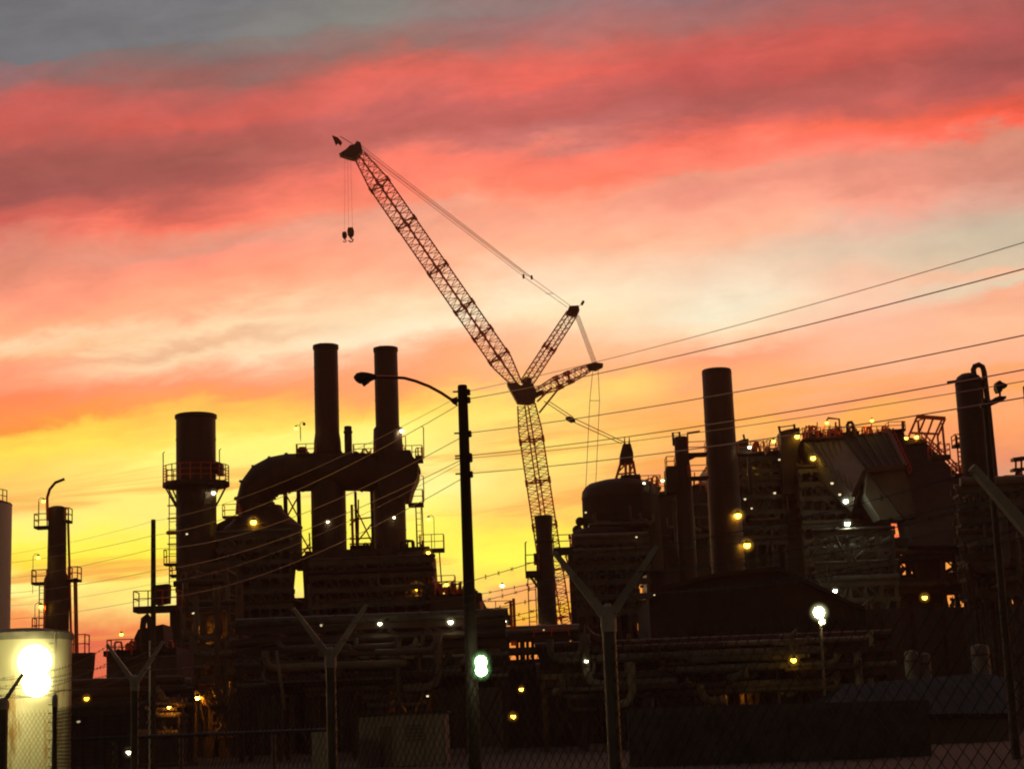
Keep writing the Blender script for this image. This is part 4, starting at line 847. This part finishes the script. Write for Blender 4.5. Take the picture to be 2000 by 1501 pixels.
t = thing('roof_gear', 'pipes and gear on the dark block at the right photo edge', 'roof gear', P(1960, 945, 233)); clutter(t, 1930, 2005, 945, 233, 10, 16, 'dark_steel')
rn2 = random.Random(4)
t = thing('pipe_cluster', 'cluster of crossing pipes in the gap between the round vessel and the warehouse', 'pipes', V(X_at(1252, 1200, 194), 194, 0))
for k in range(16):
    a = (rn2.uniform(1236, 1268), rn2.uniform(1110, 1200)); b = (a[0] + rn2.uniform(-24, 24), a[1] + rn2.uniform(-24, 24))
    MB().tube([P(*a, 194), P(a[0], b[1], 194), P(*b, 194)], rn2.uniform(.12, .3), 6).build('pipe', 'dark_steel', t)
block('', '', '', [(1226, 1172), (1272, 1170), (1274, 1215), (1228, 1216)], 196, 1, 'dark_steel', t, 'valve_box'); block('', '', '', [(1262, 1100), (1300, 1098), (1302, 1216), (1264, 1216)], 196, 1, 'dark_steel', t, 'valve_box')
# amber-lit bay under the pipe rack
t = block('lit_bay', 'small amber-lit bay under the long low pipe rack, behind a dark post', 'shelter', [(1394, 1340), (1482, 1336), (1484, None), (1396, None)], 134, .3, 'lagging')
for px in (1400, 1412, 1428, 1441, 1455, 1470): MB().bar(P(px, 1342, 133), V(X_at(px + 2, 1342, 133), 133, 0), .22).build('post', 'dark_steel', t)
t = thing('pipe_cluster', 'cluster of crossing pipes in front of the low red openings at the right edge', 'pipes', V(X_at(1870, 1180, 196.5), 196.5, 0))
rn3 = random.Random(8)
for k in range(34):
    x0 = rn3.choice((1846, 1850, 1880, 1970)); a = (rn3.uniform(x0, x0 + 50), rn3.uniform(1070, 1195)); b = (a[0] + rn3.uniform(-26, 26), a[1] + rn3.uniform(-26, 26))
    MB().tube([P(*a, 196.5), P((a[0] * 2 + b[0]) / 3 + 4, b[1], 196.5), P(*b, 196.5)], rn3.uniform(.09, .3), 6).build('pipe', 'dark_steel', t)
# low foreground buildings
t = block('site_office', 'low dim panelled site office in front of the pipe rack, left of the lamp pole', 'building', [(700, 1400), (868, 1388), (870, None), (700, None)], 95, 5, 'pale_cladding')
MB().box(X_at(696, 1395, 95), X_at(873, 1395, 95), 94.6, 100.4, P(784, 1394, 95).z, P(784, 1389, 95).z).build('roof', 'roof_dark', t)
for a in range(712, 866, 19): MB().bar(P(a, 1402, 94.97), V(X_at(a + 1, 1402, 95), 94.97, 0), .05).build('batten', 'pale_cladding', t)
dr = MB().solid([P(x, y, 94.93) for x, y in ((742, 1418), (764, 1417), (765, 1495), (743, 1496))], (0, .05, 0)).build('door', 'cladding', t); MB().ball(P(761, 1458, 94.9), .05).build('handle', 'galvanised', dr)
for k in range(5): MB().box(X_at(792, 1420, 95), X_at(826, 1420, 95), 94.9, 94.95, P(800, 1418 + k * 7, 95).z, P(800, 1414 + k * 7, 95).z).build('louvre', 'grey_steel', t)
t = block('equipment_cabinet', 'small pale equipment cabinet left of the site office', 'cabinet', [(608, 1428), (645, 1425), (646, None), (609, None)], 90, 1.5, 'pale_cladding')
MB().solid([P(x, y, 89.96) for x, y in ((612, 1432), (626, 1431), (626, 1460), (612, 1460))], (0, .04, 0)).build('door', 'pale_cladding', t)
sy2 = 100.0
t = thing('low_shed', 'low shed with a pale blue-grey hipped metal roof at lower right', 'shed', V(X_at(1800, 1395, sy2), sy2, 0))
e = [P(1578, 1397, sy2), P(1990, 1391, sy2)]; rg = [P(1652, 1337, sy2 + 5), P(1722, 1330, sy2 + 5), P(1930, 1313, sy2 + 5.4), P(1985, 1330, sy2 + 3)]
MB().solid([e[0], rg[0], rg[1], rg[2], rg[3], e[1]], (0, .3, -.25)).build('roof', 'roof_pale', t)
bk = [rg[0], rg[1], rg[2], V(e[1].x, sy2 + 10, e[1].z), V(e[0].x, sy2 + 10, e[0].z)]; MB().solid(bk, (0, .1, -.3)).build('roof', 'roof_pale', t)
for k in range(1, 26):
    f = k / 26; a = e[0] + (e[1] - e[0]) * f; x = a.x; 
    def top(x):
        for p, q in zip([e[0]] + rg, rg + [e[1]]):
            if p.x <= x <= q.x: return p + (q - p) * ((x - p.x) / (q.x - p.x))
    MB().bar(a + V(0, -.03, .03), top(x) + V(0, -.03, .03), .045, .06).build('seam', 'roof_pale', t)
MB().box(e[0].x + .8, e[1].x - .5, sy2 + .6, sy2 + 9.6, -.1, e[0].z - .25).build('wall', 'cladding', t)
for a, b, c, d in ((1765, 1792, 1270, 1320), (1797, 1816, 1275, 1320), (1895, 1930, 1258, 1300)):
    cx, r_ = hpx(a, b, c, 118)
    v = thing('process_drum', {1765: 'wider pale upright drum behind the left part of the low shed roof', 1797: 'narrow pale upright drum behind the low shed roof', 1895: 'pale upright drum behind the right end of the low shed roof'}[a], 'drum', (cx, 118, 0), 'upright drums behind the low shed')
    MB().lathe(cx, 118, [(r_, -.1), (r_, zat(cx, c + 6, 118)), (r_ * .8, zat(cx, c + 1, 118)), (r_ * .2, zat(cx, c - 1, 118))], 24).build('shell', 'grey_steel', v)
    MB().lathe(cx, 118, [(r_ * 1.01, zat(cx, c + 22, 118)), (r_ * 1.05, zat(cx, c + 20, 118)), (r_ * 1.01, zat(cx, c + 18, 118))], 24).build('band', 'dark_steel', v)
wl = MB().solid([P(1225, 1392, 72), P(1812, 1375, 72), V(X_at(1812, 1375, 72), 72, -.1), V(X_at(1225, 1392, 72), 72, -.1)], (0, .25, 0))
t = thing('concrete_wall', 'long low dark concrete wall across the lower right behind the fence', 'wall', V(X_at(1500, 1390, 72), 72, 0)); wl.build('wall', 'concrete', t)
for px in range(1250, 1812, 47): MB().bar(P(px, 1393 - (px - 1225) * .029, 71.97), V(X_at(px + 1, 1393, 72), 71.97, 0), .09).build('pilaster', 'concrete', t)
for px in range(1240, 1800, 31): MB().bar(P(px, 1391 - (px - 1223) * .029, 72.1), P(px, 1381 - (px - 1223) * .029, 72.1), .03).build('stanchion', 'dark_steel', t)
MB().bar(P(1223, 1391, 72.1), P(1814, 1374, 72.1), .34, .12).build('coping', 'concrete', t)
t = thing('pipe_barrier', 'low pipe-rail barrier with pale posts at lower left behind the fence', 'barrier', V(X_at(300, 1440, 30), 30, 0))
zb_ = P(330, 1436, 30).z
MB().tube([V(X_at(138, 1438, 30), 30, zb_), V(X_at(660, 1430, 30), 30, zb_)], .03, 8).build('rail', 'galvanised', t)
for px in (225, 354, 535):
    x = X_at(px, 1440, 30); MB().tube([V(x, 30, -.1), V(x, 30, zb_ - .05)], .035, 8).build('post', 'galvanised', t)
# ------------------------------------------------------------------ chain-link fence with V arms
FP = [V(1.70, 5.7, 0), V(.387, 8.0, 0), V(-1.155, 10.9, 0), V(-3.02, 14.1, 0), V(-4.775, 18.5, 0), V(-5.475, 19.05, 0), V(-8.6, 21.6, 0)]
FZ, AH, AS = 2.08, .29, .235
fen = thing('chain_link_fence', 'galvanised chain-link fence with V arms and barbed wire in the foreground', 'fence', FP[1])
tips = []
for i, p in enumerate(FP):
    d = (FP[min(i + 1, len(FP) - 1)] - FP[max(i - 1, 0)]).normalized(); nrm = V(d.y, -d.x, 0)
    r = .030 if i < 4 else .026 if i == 4 else .066
    po = MB().tube([p - V(0, 0, .2), p + V(0, 0, FZ)], r, 14).build('post', 'galvanised', fen)
    cap = p + V(0, 0, FZ); tp = []
    MB().lathe(p.x, p.y, [(r * 1.15, FZ - .07), (r * 1.2, FZ), (r * .9, FZ + .04), (.01, FZ + .055)], 14).build('cap', 'arm_steel', po)
    side = V(1, -.18, 0)
    for s in (-1, 1):
        if i == 4 or (i == 5 and s == -1): continue
        tip = cap + side * AS * s + V(0, 0, AH)
        MB().solid([cap + side * .01 * s + V(0, -.016, -.05), cap + side * .03 * s + V(0, -.016, -.012), tip + V(0, -.016, 0), tip + side * -.016 * s + V(0, -.016, .014), cap + V(0, -.016, .018)], (0, .04, 0)).build('arm', 'arm_steel', po)
    tips.append((cap, side))
for s in (-1, 1):
    for f in (.32, .64, .97):
        pts = []; brb = []
        for i in range(len(FP) - 1):
            a = tips[i][0] + tips[i][1] * AS * s * f + V(0, 0, AH * f); b = tips[i + 1][0] + tips[i + 1][1] * AS * s * f + V(0, 0, AH * f)
            for k in range(12):
                u = k / 12; pts.append(a + (b - a) * u - V(0, 0, .05 * 4 * u * (1 - u)))
                for q in range(2):
                    uu = u + q / 24; c = a + (b - a) * uu - V(0, 0, .05 * 4 * uu * (1 - uu)); e1 = Vector((random.uniform(-1, 1), random.uniform(-1, 1), 1)).normalized() * .012
                    brb += [(c, e1)]
        pts.append(tips[-1][0] + tips[-1][1] * AS * s * f + V(0, 0, AH * f))
        st = MB().tube(pts, .0017, 5)
        for c, e1 in brb: st.bar(c - e1, c + e1, .0025); st.bar(c - V(e1.x, e1.y, -e1.z), c + V(e1.x, e1.y, -e1.z), .0025)
        st.build('barbed_wire', 'barb_wire', fen)
def chain(a, b, z0, z1, pitch=.072):
    L = (b - a).length; d = (b - a).normalized(); n = int(L / pitch); m = int((z1 - z0) / pitch); mb = MB()
    up = V(0, 0, 1); w = .0022
    for i in range(n * 2 + 1):
        if i % 2 == 0: continue
    def wire(p, q):
        dd = (q - p).normalized(); o = d.cross(up); s_ = dd.cross(o) * w
        mb.v += [p - s_, q - s_, q + s_, p + s_]; k = len(mb.v); mb.f.append([k - 4, k - 3, k - 2, k - 1]); mb.s.append(False)
        o2 = o * w; mb.v += [p - o2, q - o2, q + o2, p + o2]; k = len(mb.v); mb.f.append([k - 4, k - 3, k - 2, k - 1]); mb.s.append(False)
    H = z1 - z0
    # straight diagonal wires both ways, clipped to the panel
    k = -int(H / pitch) - 1
    while k * pitch < L:
        for sg in (0, 1):
            x0, x1 = k * pitch, k * pitch + H
            c0, c1 = max(x0, 0), min(x1, L)
            if c1 > c0:
                za, zc = z0 + (c0 - x0), z0 + (c1 - x0)
                if sg: za, zc = z1 - (c0 - x0), z1 - (c1 - x0)
                wire(a + d * c0 + up * za, a + d * c1 + up * zc)
        k += 1
    for i in range(n): 
        q = a + d * (i + .5) * pitch + up * z1
        wire(q, q + up * .03 + d * .008)
    return mb
for i in range(len(FP) - 1):
    chain(FP[i], FP[i + 1], .05, FZ - .12).build('wire_mesh', 'galvanised', fen)
# ------------------------------------------------------------------ floodlights that are lit
def flood(label, px, py, Y, rpx, m, heads, pole_px=None, pole_top=None, name='floodlight', ball=False, bloom='bloom_flood'):
    c = P(px, py, Y); t = thing(name, label, 'floodlight', (c.x, Y, 0))
    for hx, hy_, s in heads:
        q = P(hx, hy_, Y); r = M(rpx * s, Y)
        if ball:
            h = MB().tube([q + V(0, r * .5, 0), q + V(0, r * 1.05, 0), q + V(0, r * 1.15, 0)], [r * .55, r * .5, r * .2], 20).build('housing', 'grey_steel', t); MB().ball(q, r, 24).build('lens', m, h)
            MB().ball(q, r * 2.1, 24).build('bloom_ball', bloom, h)  # added volume glow standing in for lens bloom round the head
            continue
        h = MB().tube([q + V(0, .3 * r / .3 * .6, 0), q + V(0, .12, 0)], [r * .6, r * 1.0], 20).build('housing', 'grey_steel', t)
        MB().tube([q + V(0, .10, 0), q, q - V(0, .16 * r, 0), q - V(0, .28 * r, 0), q - V(0, .33 * r, 0)], [r * .96, r * .92, r * .75, r * .45, r * .1], 20).build('lens', m, h)
        MB().ball(q, r * 2.3, 20).build('bloom_ball', bloom, h)  # added bloom glow round this head, no real glass
    return t, c
# big floodlight in front of the storage tank
t, c = flood('huge glaring double floodlight in front of the storage tank at lower left', 69, 1300, 70.2, 31, 'glow_flood', ((68, 1291, 1.0), (71, 1333, .84)), ball=True, bloom='bloom_big')
for py in (1291, 1333): q = P(70, py, 70.2); MB().bar(q + V(0, .5, 0), q + V(0, 1.75, 0), .12).build('bracket', 'galvanised', t)
t, c = flood('bright greenish-white double floodlight glowing on the street lamp pole', 939, 1299, PY1 - .6, 11.5, 'glow_green', ((939, 1291, 1.0), (940, 1308, 1.0)), bloom='bloom_green')
MB().bar(P(941, 1300, PY1 - .45), V(X_at(926, 1300, PY1), PY1 - .1, P(930, 1300, PY1).z), .06).build('bracket', 'dark_steel', t)
t, c = flood('round white floodlight with a smaller lamp below it, on a thin pole', 1601, 1197, 118, 10.5, 'glow_flood', ((1600, 1195, 1.0), (1606, 1213, .5)))
MB().tube([V(X_at(1606, 1300, 118), 118.2, 0), P(1603, 1222, 118.2), P(1601, 1205, 118.2)], .09, 8).build('pole', 'lagging', t)
LAMPS = [
 ('y', 495, 1019, 200.2, 5.5, 'bright yellow lamp on the boiler casing just under its conical roof'),
 ('w', 417, 962, 198.3, 3.5, 'white lamp under the right side of the ring platform on the broad stack'),
 ('d', 365, 1042, 196, 2.2, 'tiny pale lamp low on the left side of the broad stack'),
 ('d', 377, 1196, 168, 2.6, 'pale lamp in the rust-lit steelwork at the foot of the broad stack'),
 ('w', 640, 1018, 202.7, 2.3, 'small white lamp on the leg of the left thin stack'),
 ('w', 770, 1010, 202.7, 2.0, 'small white lamp on the leg of the right thin stack'),
 ('w', 785, 841, 204, 3.5, 'white lamp at the skirt of the right thin stack, beside the mast platforms'),
 ('y', 836, 1079, 200.3, 4.0, 'yellow lamp at the top right corner of the boiler house'),
 ('o', 814, 1148, 200.2, 6.0, 'orange glowing lamp low on the boiler house wall near its right edge'),
 ('d', 628, 1220, 138, 3.0, 'pale green-tinted lamp in the pipe rack, leftmost of its three upper lamps'),
 ('w', 742, 1217, 138, 3.6, 'white lamp in the pipe rack, middle one of its three upper lamps'),
 ('w', 880, 1214, 138, 4.4, 'bright white hooded lamp in the pipe rack left of the street lamp pole'),
 ('w', 985, 1214, 170, 3.6, 'white lamp at the right corner of the switch house roof'),
 ('w', 1052, 1226, 168, 3.8, 'white lamp at the foot of the slender stack beside the sunset gap'),
 ('w', 984, 1275, 156, 2.8, 'small white lamp on the wall end right of the greenish floodlight'),
 ('d', 1062, 1229, 158, 1.4, 'very small pale lamp dot on the pipe rack under the crane tower'),
 ('d', 835, 1358, 134, 2.6, 'small pale lamp low in the pipe rack left of the street lamp pole'),
 ('y', 1018, 1345, 126, 3.8, 'yellow lamp amid pipes, upper one right of the street lamp pole'),
 ('y', 1002, 1398, 126, 4.6, 'yellow lamp amid pipes, lower one right of the street lamp pole'),
 ('w', 1145, 1290, 124, 3.2, 'white lamp just left of the big fence post in the middle'),
 ('d', 1144, 1000, 178, 2.0, 'tiny pale lamp on the upper left flank of the large round bin'),
 ('d', 1243, 1048, 180, 2.0, 'tiny pale lamp low on the large round bin'),
 ('d', 1278, 1161, 148, 1.6, 'tiny pale lamp at the left eave of the warehouse'),
 ('w', 1257, 944, 187, 3.0, 'white lamp on the roof railing of the large round bin'),
 ('w', 1294, 938, 187, 2.4, 'white lamp at the right end of the bin roof, beside the slim column'),
 ('y', 1441, 1006, 193, 6.2, 'big yellow lamp beside the foot of the bare stack, upper of two'),
 ('y', 1459, 1064, 193.6, 6.2, 'big yellow lamp below the foot of the bare stack, lower of two'),
 ('y', 1468, 919, 214.2, 4.2, 'amber lamp high on the process block right of the bare stack'),
 ('d', 1455, 974, 210, 2.3, 'pale lamp dot right of the bare stack, upper of a close pair'),
 ('d', 1468, 992, 210, 2.0, 'pale lamp dot right of the bare stack, lower of a close pair'),
 ('w', 1464, 873, 194, 2.8, 'white lamp on the small valve platform beside the bare stack'),
 ('y', 1511, 861, 202, 3.4, 'yellow lamp standing just left of the boxy elevator tower'),
 ('y', 1557, 852, 210.3, 4.2, 'bright yellow lamp on the right side of the boxy elevator tower'),
 ('y', 1588, 894, 206.6, 4.6, 'yellow lamp lighting the brown wall of the conveyor house'),
 ('y', 1615, 825, 209, 3.0, 'yellow lamp hanging from the angled arm on the conveyor house roof'),
 ('y', 1703, 821, 209, 3.0, 'small yellow lamp on a thin post above the conveyor house ridge'),
 ('d', 1522, 897, 210, 2.2, 'tiny pale lamp on the lower side of the boxy elevator tower'),
 ('d', 1513, 962, 212, 2.6, 'pale lamp patch on the dark wall left below the conveyor house'),
 ('d', 1625, 943, 200, 3.0, 'pale lamp on the lower edge of the brown conveyor house wall'),
 ('d', 1640, 965, 200, 2.8, 'pale lamp just above the brighter pair under the conveyor house'),
 ('f', 1652, 978, 199.4, 4.2, 'bright white lamp under the conveyor house, upper of two'),
 ('f', 1655, 1022, 191.2, 4.2, 'bright white lamp under the conveyor house, lower of two'),
 ('y', 1770, 855, 196, 3.0, 'small yellow lamp at the left foot of the slanted red frame'),
 ('y', 1790, 853, 195.5, 4.0, 'larger yellow lamp within the foot of the slanted red frame'),
 ('y', 1806, 1166, 186, 4.6, 'yellow lamp in front of the open steel bay at right'),
 ('f', 1631, 1153, 186, 3.2, 'white lamp in the greenish lit steelwork above the warehouse roof slope'),
 ('y', 1550, 1288, 124, 5.2, 'yellow-green lamp in the dark under the warehouse, left of the round floodlight'),
 ('w', 252, 1468, 60, 5.0, 'white lamp near the ground behind the pipe barrier'),
 ('o', 169, 1363, 126, 4.2, 'small orange lamp just right of the storage tank'),
 ('d', 153, 1408, 122, 3.4, 'pale lamp low beside the storage tank'),
 ('O', 386, 1362, 168.5, 4.0, 'orange lamp deep in the steelwork under the broad stack'),
 ('O', 330, 1380, 126, 2.6, 'orange lamp among the small pipes behind the thin pole'),
 ('O', 1436, 1350, 133.5, 2.2, 'amber lamp inside the small lit bay under the long low pipe rack'),
 ('O', 440, 1325, 169, 2.4, 'amber lamp at the right side of the rust-lit steelwork under the broad stack'),
 ('O', 400, 1225, 170, 2.0, 'amber lamp high in the rust-lit steelwork under the broad stack'),
 ('O', 790, 1362, 138.6, 2.2, 'amber lamp low in the pipe rack above the site office'),
 ('y', 237, 1238, 185, 3.0, 'yellow lamp on the skyline above the pump house'),
 ('w', 981, 1143, 185, 3.2, 'white lamp on a thin post in the sunset gap right of the street lamp pole'),
 ('y', 872, 1141, 186, 3.4, 'yellow lamp among pipes on the annex roof'),
 ('d', 1995, 936, 225, 2.4, 'pale lamp under the tiny lattice mast at right'),
 ('d', 1936, 950, 145, 2.2, 'tiny pale lamp right of the domed vessel'),
 ('y', 610, 838, 203, 2.2, 'x')][:-1]
for k, px, py, Y, s, lb in LAMPS: lamp(k, px, py, Y, s, lb)
for k, px, py, Y, s, lb, pole, fl in [
 ('y', 578, 836, 203, 3.0, 'yellow lamp on a thin post above the left end of the flue duct', 2.6, False),
 ('off', 594, 829, 203, 2.6, 'unlit lamp on a thin post, right beside the yellow one above the flue duct', 3.2, True),
 ('y', 85, 978, 168, 3.2, 'pale yellow lamp beside the hooked vent pipe of the slim column', 2.4, True),
 ('y', 75, 1088, 168, 3.4, 'yellow lamp hanging in the sky left of the slim column, upper of two', 6.0, True),
 ('y', 80, 1184, 168, 3.8, 'yellow lamp hanging in the sky left of the slim column, lower of two', 6.0, True),
 ('y', 837, 1013, 203, 3.4, 'yellow lamp on a post right of the twin stacks, in the open sky', 5.0, False)]:
    lamp(k, px, py, Y, s, lb, pole, 'lamps on thin posts', fl)
# ------------------------------------------------------------------ red-tinted air added to lift the blacks like lens veil
hz = MB().box(-190, 190, -8, 372, -1.4, 125).build('veil_haze', 'wire')
m = bpy.data.materials.new('veil_haze'); m.use_nodes = True; nt = m.node_tree
nt.nodes.remove(nt.nodes['Principled BSDF'])
pv = nt.nodes.new('ShaderNodeVolumePrincipled'); pv.inputs['Color'].default_value = (1, .52, .40, 1); pv.inputs['Density'].default_value = .00017; pv.inputs['Anisotropy'].default_value = .6
nt.links.new(pv.outputs[0], nt.nodes['Material Output'].inputs['Volume'])
hz.data.materials[0] = m
tag(hz, kind='stuff')
